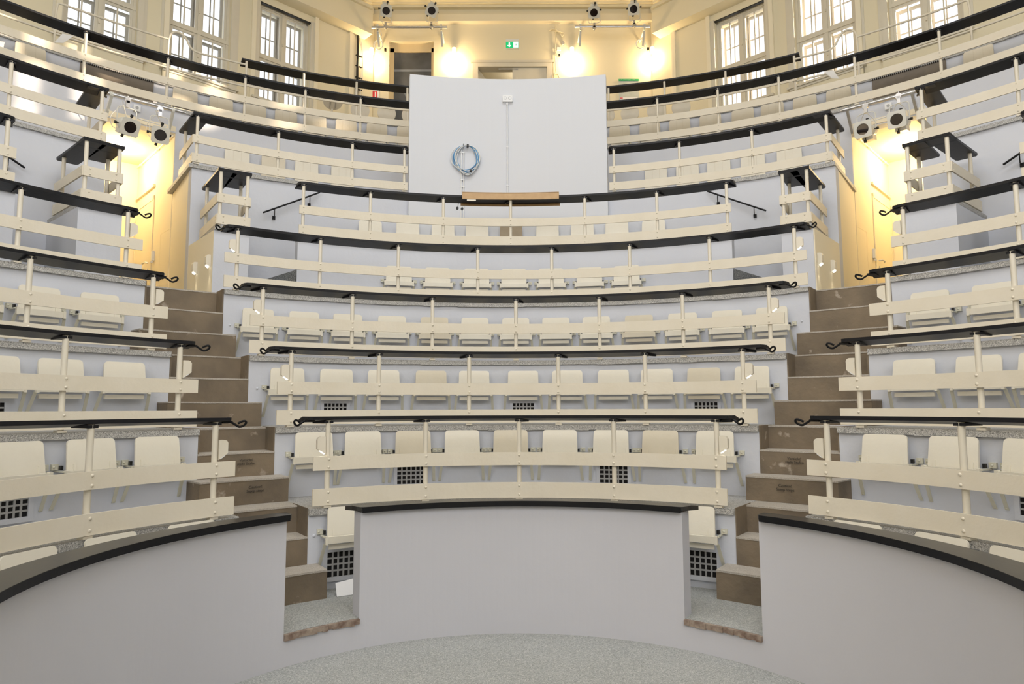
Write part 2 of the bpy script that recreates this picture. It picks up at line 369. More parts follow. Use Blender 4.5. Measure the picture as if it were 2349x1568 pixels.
# ------------------------------------------------------------------ stone stair flights in the aisles
def text_mesh(body, size, M, parent, material=INK, name='lettering', depth=.0012, align='CENTER'):
    c = bpy.data.curves.new(name, 'FONT'); c.body = body; c.size = size; c.extrude = depth; c.align_x = align; c.space_line = 1.0
    o = bpy.data.objects.new('tmp_text', c); scn.collection.objects.link(o)
    dg = bpy.context.evaluated_depsgraph_get(); me = bpy.data.meshes.new_from_object(o.evaluated_get(dg))
    bpy.data.objects.remove(o); me.materials.clear(); me.materials.append(material)
    q = bpy.data.objects.new(name, me); scn.collection.objects.link(q); q.matrix_world = M; q.parent = parent; return q
order = ['lowest', 'second', 'third', 'fourth and topmost']
for s, sn in ((-1, 'left'), (1, 'right')):
    for k in range(4):
        A = AIS[k+1]; inner, outer = (A[1], A[0]) if s < 0 else (A[2], A[3])     # aisle edges: centre side, outer side
        h = (FL[k+1]-FL[k])/3; Rr = RW[k+1]
        t = thing('stone_steps', 'flight of three brown stone steps, %s one up the %s aisle' % (order[k], sn), 'steps', 'stone steps in the aisles')
        ext = 1.6 if k == 0 else .9
        spans = [(inner-s*ext, outer+s*(1.2 if k else .6)), (inner-s*.0, outer), (inner, outer)]
        rf = [Rr-.25, Rr-.005, Rr+.25]; rb = [Rr+.01, Rr+.27, (RW[k+2]-.24 if k < 3 else 5.75)]
        for i in range(3):
            a, b = sorted(spans[i]); z1 = FL[k]+h*(i+1)-(.001 if i == 2 else 0)
            st = MB(); n = 6
            st.abox(rf[i], rb[i], FL[k], z1-.012, a, b)
            o = st.build('step', STONE, t)
            tr = MB()
            for j in range(n): tr.abox(rf[i]-.003+random.uniform(-.0015, .0015), rb[i], z1-.0125-random.uniform(0, .0025), z1, a+(b-a)*j/n, a+(b-a)*(j+1)/n)
            tr.build('tread', TREAD, o)
        ck = MB(); e = sorted((inner+s*.01, inner+s*.16)); ck.abox(Rr-.002, Rr+.36, FL[k]+.0, FL[k+1]+.004, *e)
        ck.build('side_cheek', STONE, t); ck = MB(); e = sorted((outer-s*.01, outer-s*.16)); ck.abox(Rr-.002, Rr+.36, FL[k], FL[k+1]+.004, *e); ck.build('side_cheek', STONE, t)
        if k == 1:
            mid = (39.2 if s < 0 else 40.4)*s
            for (rr, zz, body) in ((Rr-.018, FL[1]+h*2-.075, 'Vorsicht!\nsteile Stufen'), (Rr-.265, FL[1]+h-.075, 'Caution!\nSteep steps')):
                Mt = frame_at(rr, mid, zz) @ Matrix.Rotation(math.pi/2, 4, 'X')
                text_mesh(body, .031, Mt, t)

# ------------------------------------------------------------------ railings with writing desks
def desk_prof(R, z, w=.215, dz=.022, th=.026): return [(R, z), (R+.002, z-th), (R+w, z-dz-th), (R+w, z-dz)]
def add_posts(t, R, posts, z0, z1, r=.0205):
    for p in posts:
        m = MB(); c = pp(R+.034, p); m.cyl(c+Vector((0, 0, z0)), c+Vector((0, 0, z1)), r, 14)
        m.box(-.03, .03, -.028, .03, z0, z0+.018, frame_at(R+.034, p)); m.build('post', POSTM, t)
def board(t, name, R, ztop, h, a, b, posts, nb=2, th=.016, mt=None):
    m = MB(); m.abox(R-.004, R+th-.004, ztop-h, ztop, a, b)
    for p in posts:
        d = -pp(1, p); c = pp(R-.0045, p)
        for i in range(nb):
            zz = ztop-h/2 if nb == 1 else ztop-h*(.22+.56*i)
            m.dome(c+Vector((0, 0, zz)), d, .011)
    return m.build(name, mt or RAIL, t)
HOOK = smooth_path([(-.05, .07, -.030), (0, .065, -.034), (.032, .06, -.052), (.058, .05, -.068), (.084, .035, -.060), (.096, .022, -.040), (.086, .022, -.026), (.064, .034, -.032), (.046, .045, -.044)], 5)
def hook(t, R, phi, z, side):
    F = frame_at(R, phi, z); m = MB(); m.tube([tuple(F @ Vector((side*x, y, zz))) for x, y, zz in HOOK], .0085, 8)
    m.box(min(-side*.07, side*.0), max(-side*.07, side*.0), .03, .13, -.042, -.027, F); m.build('hook', IRON, t)
def wedge(t, F, side, light=True):
    """small wedge shaped step light; F: local x along ring"""
    m = MB(); pl = [(0, .0), (-.066, .045), (-.066, .118), (-.056, .134), (-.04, .140), (0, .140)]
    m.prism([(side*-x*-1 if False else side*(-x), z) for x, z in pl], -.018, .022, F, axis='y')
    o = m.build('step_light', POSTM, t)
    g = MB(); g.prism([(side*.012, .004), (side*.048, .029), (side*.046, .033), (side*.010, .009)], -.0185, .010, F, axis='y')
    g.build('light_lens', LED if light else WPLAS, o)
    if light:
        c = F @ Vector((side*.034, 0, .010)); lamp('step_glow', c, .25, (1., .88, .66), .010, 'SPOT', F @ Vector((side*.06, -.02, -1)), 120)
def railing(k, label, d1, d2, m1, m2, posts, hooks=(), lights=(), lo=True, cut=(.9, .9), mz=.31, lz=.56, joints=()):
    R, z = RD[k], ZD[k]
    t = thing('desk_railing', label, 'railing', 'desk railings along the tiers')
    MB().arc(desk_prof(R, z), d1, d2, ends=cut).build('desk_top', DESK, t)
    add_posts(t, R, posts, FL[k], z-.03)
    for p in posts:
        br = MB(); F = frame_at(R+.034, p, z)
        br.prism([(-.035, -.02), (.035, -.02), (.014, .165), (-.014, .165)], -.052, -.034, F)
        br.box(-.010, .010, -.01, .165, -.056, -.036, F @ Matrix.Rotation(R_(28 if p < (d1+d2)/2 else -28), 4, 'Z'))
        br.build('desk_bracket', DESK, t)
    bp = board(t, 'middle_board', R, z-mz, .108, m1, m2, posts)
    if lo:
        board(t, 'lower_board', R, z-lz, z-lz-FL[k]-.022, m1, m2, posts)
    for side in hooks: hook(t, R, d1 if side < 0 else d2, z, side)
    for p, side in lights: wedge(t, frame_at(R+.03, p, z-mz+.012) @ Matrix.Translation((side*.022, 0, 0)), side, len(hooks) == 2)
    return t
C_ = 'the centre block'
railing(1, 'long black-topped desk railing of the first tier, centre block', -35.4, 36.3, -34.3, 35.5, (-31.8, -15.5, .6, 16.9, 33.9), (-1, 1), ((-31.8, -1), (33.9, 1)))
railing(2, 'long black-topped desk railing of the second tier, centre block', -36.3, 37.0, -35.5, 35.9, (-33.5, -20.8, -7.1, 6.7, 19.9, 34.0), (-1, 1), ((-33.5, -1), (34.0, 1)))
railing(3, 'long black-topped desk railing of the third tier, centre block', -36.9, 37.0, -36.1, 36.7, (-34.5, -22.8, -11.7, .2, 12.1, 23.6, 34.8), (-1, 1), ((-34.5, -1), (34.8, 1)))
railing(4, 'long black-topped desk railing of the fourth tier, spanning both stair bays', -36.9, 37.3, -36.9, 37.2, (-35.4, -25.5, -15.5, -4.9, 5.1, 15.5, 25.7, 35.8), (-1, 1), ((-35.4, -1), (35.8, 1)))
railing(5, 'short black-topped desk railing of the fifth tier, below the projection wall', -27.1, 27.6, -26.9, 27.2, (-26.4, -18.3, -9.1, -.4, 9.2, 18.3, 26.7))
side_posts = {1: ((-49.3, -66.5, -83.), (50.7, 68.8, 86.)), 2: ((-48.2, -61.4, -74.5, -88), (49.0, 62.5, 75.5, 89)), 3: ((-47.4, -59.8, -72, -84), (48.6, 60.9, 73, 85)), 4: ((-47.2, -57.1, -67, -77, -87), (47.4, 57.7, 67.5, 77, 87))}
ends = {1: (-46.8, -46.5, 48.2, 47.9), 2: (-46.1, -46.0, 46.8, 46.7), 3: (-46.0, -45.8, 46.4, 46.6), 4: (-46.0, -45.7, 46.2, 46.2)}
nth = {1: 'first', 2: 'second', 3: 'third', 4: 'fourth'}
for k in (1, 2, 3, 4):
    a, b, c, d = ends[k]
    railing(k, 'black-topped desk railing of the %s tier, left of the left aisle' % nth[k], -END, a, -END, b, side_posts[k][0], (1,), ((side_posts[k][0][0], 1),), cut=(0, .9))
    railing(k, 'black-topped desk railing of the %s tier, right of the right aisle' % nth[k], c, END, d, END, side_posts[k][1], (-1,), ((side_posts[k][1][0], -1),), cut=(.9, 0))
railing(5, 'cropped black-topped desk railing beyond the box railing, far left fifth tier', -END, -55.0, -END, -55.0, (-55.7, -66, -77, -88), cut=(0, .7))
railing(5, 'cropped black-topped desk railing beyond the box railing, far right fifth tier', 55.6, END, 55.6, END, (56.2, 66, 77, 88), cut=(.7, 0))
def straight_board(t, name, p, q, ztop, h, nrm, th=.016):
    p = Vector(p); q = Vector(q); nn = Vector(nrm)*th; m = MB()
    m.prism([tuple(v[:2]) for v in (p, q, q+nn, p+nn)], ztop-h, ztop)
    for e in (p.lerp(q, .06), p.lerp(q, .94)):
        for zz in (.22, .78): m.dome(Vector((e.x, e.y, ztop-h*zz)), -Vector(nrm), .009)
    m.build(name, RAIL, t)
def return_desk(t, p, q, z, inward, w=.215):
    p = Vector(p); q = Vector(q); i_ = Vector(inward)*w; m = MB(); vs = []
    e = (q-p).normalized()*.03
    ring = [p, q-e, q+i_*.10, q+i_*.92, q+i_-e, p+i_]
    m.prism([tuple(v[:2]) for v in ring], z-.036, z-.010); m.build('desk_return', DESK, t)
# tier six: four pieces, two of them turning back along the corridors
def tier6(label, d1, d2, posts, corner, cut):
    t = railing(6, label, d1, d2, d1+.1, d2-.1, posts, cut=cut)
    if corner:
        phi, s_in = corner        # corner angle, sign of the direction into the block
        P0 = pp(6.985, phi); P1 = pp(7.78, phi+(-.2 if phi < 0 else .2)*(1 if abs(phi) < 40 else -1)); inw = Vector((math.cos(R_(phi)), -math.sin(R_(phi)), 0))*s_in
        return_desk(t, P0, P1, ZD[6], inw)
        straight_board(t, 'side_middle_board', P0, pp(7.80, phi), ZD[6]-.31, .108, inw)
        straight_board(t, 'side_lower_board', P0, pp(7.80, phi), ZD[6]-.56, ZD[6]-.56-FL[6]-.02, inw)
        m = MB(); c = pp(7.66, phi)+inw*.045; m.cyl(c+Vector((0, 0, FL[6])), c+Vector((0, 0, ZD[6]-.03)), .0205, 14); m.build('post', POSTM, t)
tier6('black-topped desk railing of the sixth tier, between the left spotlights and projection wall', -37.0, -12.9, (-36.5, -28.0, -19.6, -13.4), (-37.0, 1), (0, .6))
tier6('black-topped desk railing of the sixth tier, between projection wall and the right spotlights', 11.7, 36.7, (12.4, 20.2, 28.4, 36.2), (36.7, -1), (.6, 0))
tier6('black-topped desk railing of the sixth tier, left of the left corridor', -END, -45.0, (-45.5, -53, -61, -69, -77), (-45.0, -1), (0, 0))
tier6('black-topped desk railing of the sixth tier, right of the right corridor', 44.7, END, (45.2, 53, 61, 69, 77), (44.7, 1), (0, 0))
railing(7, 'sweeping black-topped desk railing of the seventh tier, left of the projection wall', -END, -9.5, -END, -9.5, (-44.9, -37.7, -30.2, -23.9, -17.8, -11.5, -52.5, -60, -68), mz=.35, lz=.64, cut=(0, 0))
railing(7, 'sweeping black-topped desk railing of the seventh tier, right of the projection wall', 8.5, END, 8.5, END, (10.4, 16.9, 23.6, 30.0, 37.4, 44.8, 52.5, 60, 68), mz=.35, lz=.64, cut=(0, 0))
def gallery(label, d1, d2, posts, side, name):
    R, z = RD[8], ZD[8]
    t = thing('gallery_railing', label, 'railing', 'railings of the top gallery')
    MB().arc(desk_prof(R, z, .22), d1, d2, ends=(0, 0)).build('desk_top', DESK, t)
    add_posts(t, R, posts, FL[8], z-.03)
    board(t, 'middle_board', R, z-.40, .075, d1+.3 if side < 0 else d1, d2 if side < 0 else d2-.3, posts, 1)
gallery('black-topped railing of the top gallery before the window wall, left half', -30.0, -9.0, (-29.5, -23.6, -17.9, -12.2), -1, 'l')
gallery('black-topped railing of the top gallery before the window wall, right half', 8.3, 31.5, (11.1, 17.4, 24.0, 31.0), 1, 'r')
# cream pipe handrails carrying on from the gallery railing in front of the windows
for s, label in ((-1, 'cream pipe handrail with a looped end before the left windows'), (1, 'cream pipe handrail with a looped end before the right windows')):
    t = thing('pipe_handrail', label, 'handrail', 'pipe handrails by the windows')
    o = 0. if s < 0 else 1.2
    Rq = 9.09; A_ = lambda ph: s*ph
    up_ = smooth_path([pp(Rq, A_(29.6+o*1.2), 7.36), pp(Rq, A_(32.), 7.36), pp(Rq, A_(34.1), 7.36), pp(Rq, A_(34.9), 7.41), pp(Rq, A_(35.3), 7.52), pp(Rq, A_(35.7), 7.59), pp(Rq, A_(36.25), 7.61), pp(Rq, A_(36.75), 7.55), pp(Rq, A_(36.95), 7.42), pp(Rq, A_(36.97), 7.1), pp(Rq, A_(36.97), FL[8])], 5)
    MB().tube(up_, .017).build('looped_rail', POSTM, t)
    seg = [pp(Rq, A_(37.0+i*.9), 7.45) for i in range(11)]+[pp(Rq, A_(46.3), 7.44), pp(Rq, A_(46.4), 7.3), pp(Rq, A_(46.4), FL[8])]
    m = MB(); m.tube(seg, .016)
    for i in range(1, 10): m.cyl(pp(Rq, A_(37.0+i*.95), 7.45), pp(Rq, A_(37.25+i*.95), 7.45), .021)
    m.build('upper_rail', POSTM, t)
    MB().tube([pp(Rq, A_(29.6+o+i*1.), 6.98+.0*i) for i in range(26)], .016).build('lower_rail', POSTM, t)
    for q in (46.4, 37.0, 54.5): MB().cyl(pp(Rq, A_(q), FL[8]), pp(Rq, A_(q), 6.98), .016).build('post', POSTM, t)

# ------------------------------------------------------------------ box railings over the wall blocks beside the corridors
def box_railing(label, pa, pb, long_side):
    t = thing('box_railing', label, 'railing', 'box railings beside the corridors')
    R, z = RD[5], ZD[5]; lo_, hi = min(pa, pb), max(pa, pb)
    MB().arc(desk_prof(R, z, .22, .012), lo_, hi, step=1.).build('desk_top', DESK, t)
    board(t, 'middle_board', R, z-.31, .108, lo_+.1, hi-.1, (lo_+.7, hi-.7)); board(t, 'lower_board', R, z-.56, .122, lo_+.1, hi-.1, (lo_+.7, hi-.7))
    for phi, s_in in ((lo_, 1), (hi, -1)):
        inw = Vector((math.cos(R_(phi)), -math.sin(R_(phi)), 0))*s_in
        ln = .92 if phi == long_side else .62
        P0 = pp(R+.003, phi); P1 = pp(R+ln, phi); return_desk(t, P0, P1, z, inw, .22)
        straight_board(t, 'side_middle_board', P0, P1, z-.31, .108, inw); straight_board(t, 'side_lower_board', P0, P1, z-.56, .122, inw)
        for rr in (R+.034, R+ln-.16):
            c = pp(rr, phi)+inw*.04; m = MB(); m.cyl(c+Vector((0, 0, FL[5])), c+Vector((0, 0, z-.03)), .0205, 14); m.build('post', POSTM, t)
box_railing('small box-shaped railing with black top on the left side of the centre block', -36.1, -32.4, -36.1)
box_railing('small box-shaped railing with black top on the right side of the centre block', 32.7, 36.1, 36.1)
box_railing('small box-shaped railing with black top, left of the left corridor', -49.4, -45.6, -49.4)
box_railing('small box-shaped railing with black top, right of the right corridor', 45.5, 49.9, 49.9)
# desk tops on the pit wall
for lab, a, b, c in (('black desk top along the centre of the pit wall', -33.0, 35.0, (1.6, 1.6)), ('curved black desk top on the left part of the pit wall', -PEND, -45.9, (0, 1.0)), ('curved black desk top on the right part of the pit wall', 48.9, PEND, (1.0, 0))):
    t = thing('pit_wall_desk', lab, 'desk', 'desk tops on the pit wall')
    MB().arc([(1.965, .935), (1.968, .905), (2.225, .888), (2.225, .915)], a, b, ends=c).build('desk_top', DESKG, t)
    MB().abox(1.962, 1.975, .896, .934, a+(0 if a < -90 else .9), b-(0 if b > 90 else .9)).build('front_edge', IRON, t)

# ------------------------------------------------------------------ tip-up seats
def make_seat(kind=0, pan_mat=None):
    """origin on the riser wall at floor height; x along the wall, -y towards the pit"""
    pm = pan_mat or SEATM; wpx = .162
    t = thing('folding_seat', 'x', 'seat')
    # pan: rounded plate leaning against the wall
    zb, zt = (.335, .555) if kind == 0 else ((.335, .60) if kind == 2 else (.335, .79))
    wt = wpx if kind == 0 else .178
    cr = .03; pl = [(-wt-.006, zb), (wt+.006, zb)]
    for i in range(5): a = R_(22.5*i); pl.append((wt-cr+cr*math.cos(a), zt-cr+cr*math.sin(a)))
    for i in range(5): a = R_(90+22.5*i); pl.append((-wt+cr+cr*math.cos(a), zt-cr+cr*math.sin(a)))
    Mt = Matrix.Translation((0, -.105, zb)) @ Matrix.Rotation(R_(-9 if kind == 0 else -5), 4, 'X') @ Matrix.Translation((0, 0, -zb))
    m = MB(); m.prism(pl, -.010, .008, Mt, axis='y'); m.build('seat_pan', pm, t)
    if kind == 0:
        for x in (-.128, .118): MB().box(x, x+.018, -.016, -.010, zb, zb+.05, Mt).build('pan_clip', pm, t)
    else:
        m = MB()
        for x in (-.06, .055): m.box(x, x+.004, -.0108, -.0098, zb, zt-.002, Mt)
        m.build('plank_joint', SEATB, t)
    m = MB(); m.box(-.182, .182, -.150, -.128, .288, .340)
    for x in (-.19, .172): m.box(x, x+.020, -.156, -.120, .282, .346)
    m.build('front_bar', pm if kind == 0 else FRAMEM, t)
    m = MB(); m.box(-.155, .155, -.112, -.085, .238, .272)
    for x in (-.09, .09): m.cyl((x, -.112, .258), (x, -.1135, .258), .005, 8)
    m.build('lower_bar', pm, t)
    for s in (-1, 1):
        m = MB(); x = s*.192
        m.box(x-.010, x+.010, -.13, -.0, .332, .342)
        m.box(x-.035*(1 if s < 0 else -.0)-.0, x+.035*(1 if s > 0 else 0)+.012, -.030, -.001, .345, .385)
        m.dome((x+s*.022, -.030, .365), (0, -1, 0), .009)
        a = Vector((x-s*.004, -.13, .29)); b = Vector((x+s*.018, -.012, .075)); e = Vector((.013, 0, 0)); f = Vector((0, -.006, 0))
        m.add([a-e, a+e, b+e, b-e, a-e+f, a+e+f, b+e+f, b-e+f], [(0,1,2,3),(7,6,5,4),(0,4,5,1),(1,5,6,2),(2,6,7,3),(3,7,4,0)])
        m.dome((b.x, b.y-.008, b.z+.012), (0, -1, 0), .009)
        m.build('bracket', FRAMEM, t)
        MB().box(x-s*.016-.009, x-s*.016+.009, -.062, -.034, .345, .375).build('hinge_stop', BPLAS, t)
    return t
protos = {(0, 0): make_seat(0), (0, 1): make_seat(0, SEATB), (1, 0): make_seat(1), (1, 1): make_seat(1, SEATB), (2, 0): make_seat(2, RAIL)}
used = set()
def place_seat(kind, tone, R, phi, z, label, group, lean=0.):
    p = protos[(kind, tone)]
    if (kind, tone) in used: p = copy_tree(p)
    used.add((kind, tone))
    p.matrix_world = frame_at(R, phi, z); tag(p, label, 'seat', group); return p
Nn = ['first', 'second', 'third', 'fourth', 'fifth', 'sixth', 'seventh', 'eighth', 'ninth', 'tenth', 'eleventh', 'twelfth', 'thirteenth']
ROW = ['lowest row', 'second row up', 'third row up', 'fourth row up', 'fifth row up', 'sixth row up', 'seventh row up', 'topmost row']
rows = {
 0: ([-28.6, -18.7, -9.5, .1, 10.1, 19.3, 30.2], [-52.8, -63.9, -74.2], [55., 66.2, 75.6], .085),
 1: ([-30.3, -23.2, -15.7, -8.2, -.7, 6.9, 14.7, 22.1, 30.0], [-50.9, -58.5, -66.2], [52.1, 59.8, 67.6], .01),
 2: ([-31.3, -24.9, -18.5, -11.9, -5.8, 1.2, 7.5, 14.0, 20.0, 26.3, 32.5], [-50.3, -56.7, -62.7], [51.1, 57.5, 63.3], .01),
 3: ([-32.9, -27.4, -22.0, -16.3, -10.7, -5.3, .2, 5.6, 11.0, 16.6, 22.2, 27.7, 33.0], [-49.7, -55.2, -60.6], [49.7, 55.4, 61.], .015),
 4: ([-14.7, -9.8, -4.8, 0., 4.8, 9.7, 14.4], [], [], .02),
 5: ([-17.4, -13.0, -8.7, -4.5, -.3, 4.2, 8.5, 12.7, 17.0], [], [], .0)}
dark = {(1, 4), (1, 7), (2, 3), (2, 9), (3, 4), (1, 2), (3, 9)}
for r, (cen, lef, rig, dz) in rows.items():
    if r == 5: protos[(0, 2)] = make_seat(0, SEATD)
    for i, ph in enumerate(cen):
        tone = 1 if (r, i) in dark else 0
        if (r, i) == (5, 4): tone = 2
        col = {0: 'ivory', 1: 'beige', 2: 'dark brown'}[tone]
        place_seat(0, tone, 6.93 if r == 5 and abs(ph) < 14 else RW[r+1], ph, FL[r]+dz, 'folded %s seat, %s from the left, %s, centre block' % (col, Nn[i], ROW[r]), 'folding seats, %s of the centre block' % ROW[r])
    for i, ph in enumerate(lef):
        place_seat(0, 0, RW[r+1], ph, FL[r]+dz, 'folded ivory seat, %s one out from the left aisle, %s' % (Nn[i], ROW[r]), 'folding seats left of the left aisle')
    for i, ph in enumerate(rig):
        place_seat(0, 0, RW[r+1], ph, FL[r]+dz, 'folded ivory seat, %s one out from the right aisle, %s' % (Nn[i], ROW[r]), 'folding seats right of the right aisle')
for i, ph in enumerate((-30.8, -27.1, -23.6, -19.7)): place_seat(1, 1 if i == 1 else 0, RW[7], ph, FL[6], 'plank-backed cream seat, %s from the left spotlights, seventh row up' % Nn[i], 'plank seats of the seventh row')
for i, ph in enumerate((16.6, 20.1, 23.5, 27.1, 30.8)): place_seat(1, 0, RW[7], ph, FL[6], 'plank-backed cream seat, %s to the right of the projection wall, seventh row up' % Nn[i], 'plank seats of the seventh row')
for i, ph in enumerate((-12.2, -15.6, -19.0, -22.3, -25.4, -28.6, -31.9, -35.3)): place_seat(2, 0, RW[8], ph, FL[7], 'cream seat, %s left of the projection wall in the topmost seat row' % Nn[i], 'seats of the topmost row')
for i, ph in enumerate((12.3, 15.7, 19.0, 22.3, 25.7, 28.7, 31.9, 35.1)): place_seat(2, 0, RW[8], ph, FL[7], 'cream seat, %s right of the projection wall in the topmost seat row' % Nn[i], 'seats of the topmost row')
place_seat(2, 0, RW[8], 46.9, FL[7], 'cream seat beyond the right radiator niche in the topmost seat row', 'seats of the topmost row')
place_seat(2, 0, RW[8], -48.2, FL[7], 'sunlit cream seat beyond the left radiator niche in the topmost seat row', 'seats of the topmost row')
place_seat(2, 0, RW[8], -51.6, FL[7], 'sunlit cream seat at the far left end of the topmost seat row', 'seats of the topmost row')
if (2, 0) not in used: pass
# round seats of the gallery, folded up; one is folded down
for i, ph in enumerate((-20.2, -17.2, -14.3, -11.6, 10.6, 13.3, 16.2, 18.9)):
    sd_ = 'left' if ph < 0 else 'right'
    j = [4, 3, 2, 1, 1, 2, 3, 4][i]
    t = thing('round_gallery_seat', ('round gallery seat folded down, showing two brackets beneath, behind the left railing' if i == 0 else 'pale round gallery seat folded up, %s one %s of the projection wall' % (Nn[j-1], sd_)), 'seat', 'round seats on the gallery')
    F = frame_at(9.62, ph, 7.14)
    m = MB(); n = 28
    if i == 0: m.cyl(F @ Vector((0, -.10, -.02)), F @ Vector((0, -.11, .0)), .17, n); M2 = F @ Matrix.Rotation(R_(-28), 4, 'X')
    if i == 0:
        m = MB(); m.cyl(M2 @ Vector((0, -.1, -.01)), M2 @ Vector((0, -.1, .012)), .172, n); m.build('seat_disc', DISC, t)
        b = MB()
        for x in (-.045, .045): b.tube([tuple(M2 @ Vector(p)) for p in ((x, .02, -.018), (x, -.10, -.018), (x+.012, -.14, -.018))], .007)
        b.build('bracket', ALU, t)
    else:
        m.cyl(F @ Vector((0, 0, 0)), F @ Vector((0, .02, 0)), .172, n); m.build('seat_disc', DISC, t)
    MB().cyl(F @ Vector((0, .05, FL[8]-7.14)), F @ Vector((0, .05, .0)), .018).build('stem', POSTM, t)
    MB().cyl(F @ Vector((0, .05, FL[8]-7.14)), F @ Vector((0, .05, FL[8]-7.12)), .09, 20).build('base', POSTM, t)

# ------------------------------------------------------------------ vent grilles
def grille(R, phi, z, label, w=.30, h=.19, nx=7, nz=4):
    F = frame_at(R, phi, z); t = thing('vent_grille', label, 'vent', 'air grilles under the seats')
    MB().box(-w/2, w/2, -.006, -.002, 0, h, F).build('opening_shade_plate', HOLE_SHADE, t)  # black plate painted as the unlit depth behind the lattice
    m = MB(); b = .034
    m.box(-w/2-b, w/2+b, -.018, -.001, -b, 0, F).box(-w/2-b, w/2+b, -.018, -.001, h, h+b, F).box(-w/2-b, -w/2, -.018, -.001, 0, h, F).box(w/2, w/2+b, -.018, -.001, 0, h, F)
    m.build('frame', PAINT, t)
    m = MB()
    for i in range(1, nx): x = -w/2+w*i/nx; m.box(x-.0065, x+.0065, -.014, -.004, 0, h, F)
    for i in range(1, nz): zz = h*i/nz; m.box(-w/2, w/2, -.013, -.005, zz-.0065, zz+.0065, F)
    m.build('lattice', LATT, t)
grille(RW[1], -28.4, .292, 'dark lattice air grille in the left opening of the pit wall'); grille(RW[1], 30.2, .292, 'dark lattice air grille in the right opening of the pit wall')
grille(RW[2], -15.8, .895, 'dark lattice air grille below the third seat of the second row, centre block', .26, .16, 6)
grille(RW[2], 14.9, .895, 'dark lattice air grille below the seventh seat of the second row, centre block', .26, .16, 6)
grille(RW[2], -66.2, .895, 'dark lattice air grille low at the left picture edge', .26, .16, 6); grille(RW[2], 67.6, .895, 'dark lattice air grille low at the right picture edge', .26, .16, 6)
for ph, w_ in ((-24.8, 'second'), (1.2, 'sixth'), (26.3, 'tenth')): grille(RW[3], ph, 1.50, 'partly hidden air grille below the %s seat of the third row' % w_, .23, .155, 6)
grille(RW[3], -62.7, 1.50, 'partly hidden air grille of the third row at the left picture edge', .23, .155, 6)
# bolts on the riser ends
for lab, R, ph, z in (('round bolt head on the grey riser end beside the lowest left steps', RW[1], -33.6, .62), ('round bolt head on the riser end left of the third seat row', RW[3], -34.8, 1.80), ('round bolt head on the riser end left of the fourth seat row', RW[4], -35.9, 2.5), ('round bolt head on the riser end right of the fourth seat row', RW[4], 36.2, 2.52)):
    m = MB(); m.dome((0, 0, 0), (0, -1, 0), .013); tag(m.build('wall_bolt', PAINT, M=frame_at(R-.001, ph, z)), lab, 'bolt', 'bolt heads on the risers')

# ------------------------------------------------------------------ things on the projection wall and tier five
sb = thing('wall_socket', 'white double power socket on the projection wall', 'socket'); F = frame_at(6.93, -.7, 6.225)
MB().box(-.075, .075, -.045, -.001, 0, .10, F).build('housing', WPLAS, sb)
m = MB()
for x in (-.035, .035): m.cyl(F @ Vector((x, -.045, .055)), F @ Vector((x, -.047, .055)), .024, 20)
m.build('socket_face', LATT, sb)
m = MB()
for x in (-.035, .035):
    m.cyl(F @ Vector((x, -.046, .055)), F @ Vector((x, -.049, .055)), .019, 20)
m.build('socket_insert', WPLAS, sb)
m = MB(); m.cyl(F @ Vector((-.005, -.018, 0)), F @ Vector((-.005, -.018, -1.42)), .011)
for zz in (-.03, -.7, -1.3): m.box(-.02, .01, -.03, -.001, zz-.008, zz+.008, F)
tag(m.build('cable_conduit', WPLAS), 'thin white conduit dropping straight from the double socket', 'conduit')
F = frame_at(6.93, -6.35, 0); m = MB()
for x in (-.016, .022): m.cyl(F @ Vector((x, -.014, 4.40)), F @ Vector((x, -.014, 5.50)), .010)
for zz in (5.42, 5.0, 4.9): m.box(-.03, .036, -.026, -.001, zz-.007, zz+.007, F)
tag(m.build('cable_conduit', WPLAS), 'pair of white conduits behind the hanging cable coil', 'conduit')
cc = thing('cable_coil', 'blue and white cable coil hanging on the projection wall', 'cable'); F = frame_at(6.93, -6.0, 5.315)
for mi, (mt, nm) in enumerate(((BLUEC, 'blue_cable'), (WCAB, 'white_cable'))):
    m = MB()
    for i in range(5):
        rx = .175+random.uniform(-.035, .030)+(.012 if mi else 0); rz = .195+random.uniform(-.035, .02)+(.01 if mi else 0); ox = random.uniform(-.012, .04); dn = random.uniform(0, .03)
        pts = [F @ Vector((ox+rx*math.sin(a), -.035-.010*i*.7-.006*mi, (.205-rz)+rz*math.cos(a)-(dn if math.cos(a) < 0 else 0)*(1-abs(math.sin(a))))) for a in [2*math.pi*j/40 for j in range(40)]]
        m.tube(pts, .0058, 6, closed=True)
    m.build(nm, mt, cc)
MB().box(.02, .05, -.09, -.02, .185, .215, F).build('cable_tie', BPLAS, cc); MB().box(.065, .10, -.09, -.02, -.20, -.175, F).build('cable_tie', BPLAS, cc)
MB().tube([tuple(F @ Vector(p)) for p in ((-.03, 0, .20), (-.03, -.08, .19), (-.03, -.09, .22))], .006).build('hook', ALU, cc)
ob = thing('oak_reading_ledge', 'curved light oak ledge on the fifth tier desk below the projection wall', 'ledge')
MB().abox(5.925, 5.947, 4.405, 4.495, -6.7, 5.9).build('front_panel', OAK, ob)
MB().abox(5.925, 6.20, 4.486, 4.500, -6.7, 5.9).build('ledge_top', OAK, ob)
MB().abox(6.17, 6.19, 4.385, 4.49, -6.8, 5.95).build('rear_panel', OAK, ob)
m = MB(); F = frame_at(5.935, -5.5, 4.392); pl = []
for i in range(17):
    a = R_(90+i*180/16); pl.append((-.05+.012*math.cos(a), .012*math.sin(a)))
for i in range(17): a = R_(-90+i*180/16); pl.append((.05+.012*math.cos(a), .012*math.sin(a)))
m.prism(pl, -.004, .004, F, axis='y'); m.build('small_plate', SEATM, ob)
kb = thing('clamp_knobs', 'two small black knobs hanging under the oak ledge', 'knobs'); F = frame_at(6.15, -6.9, 4.335)
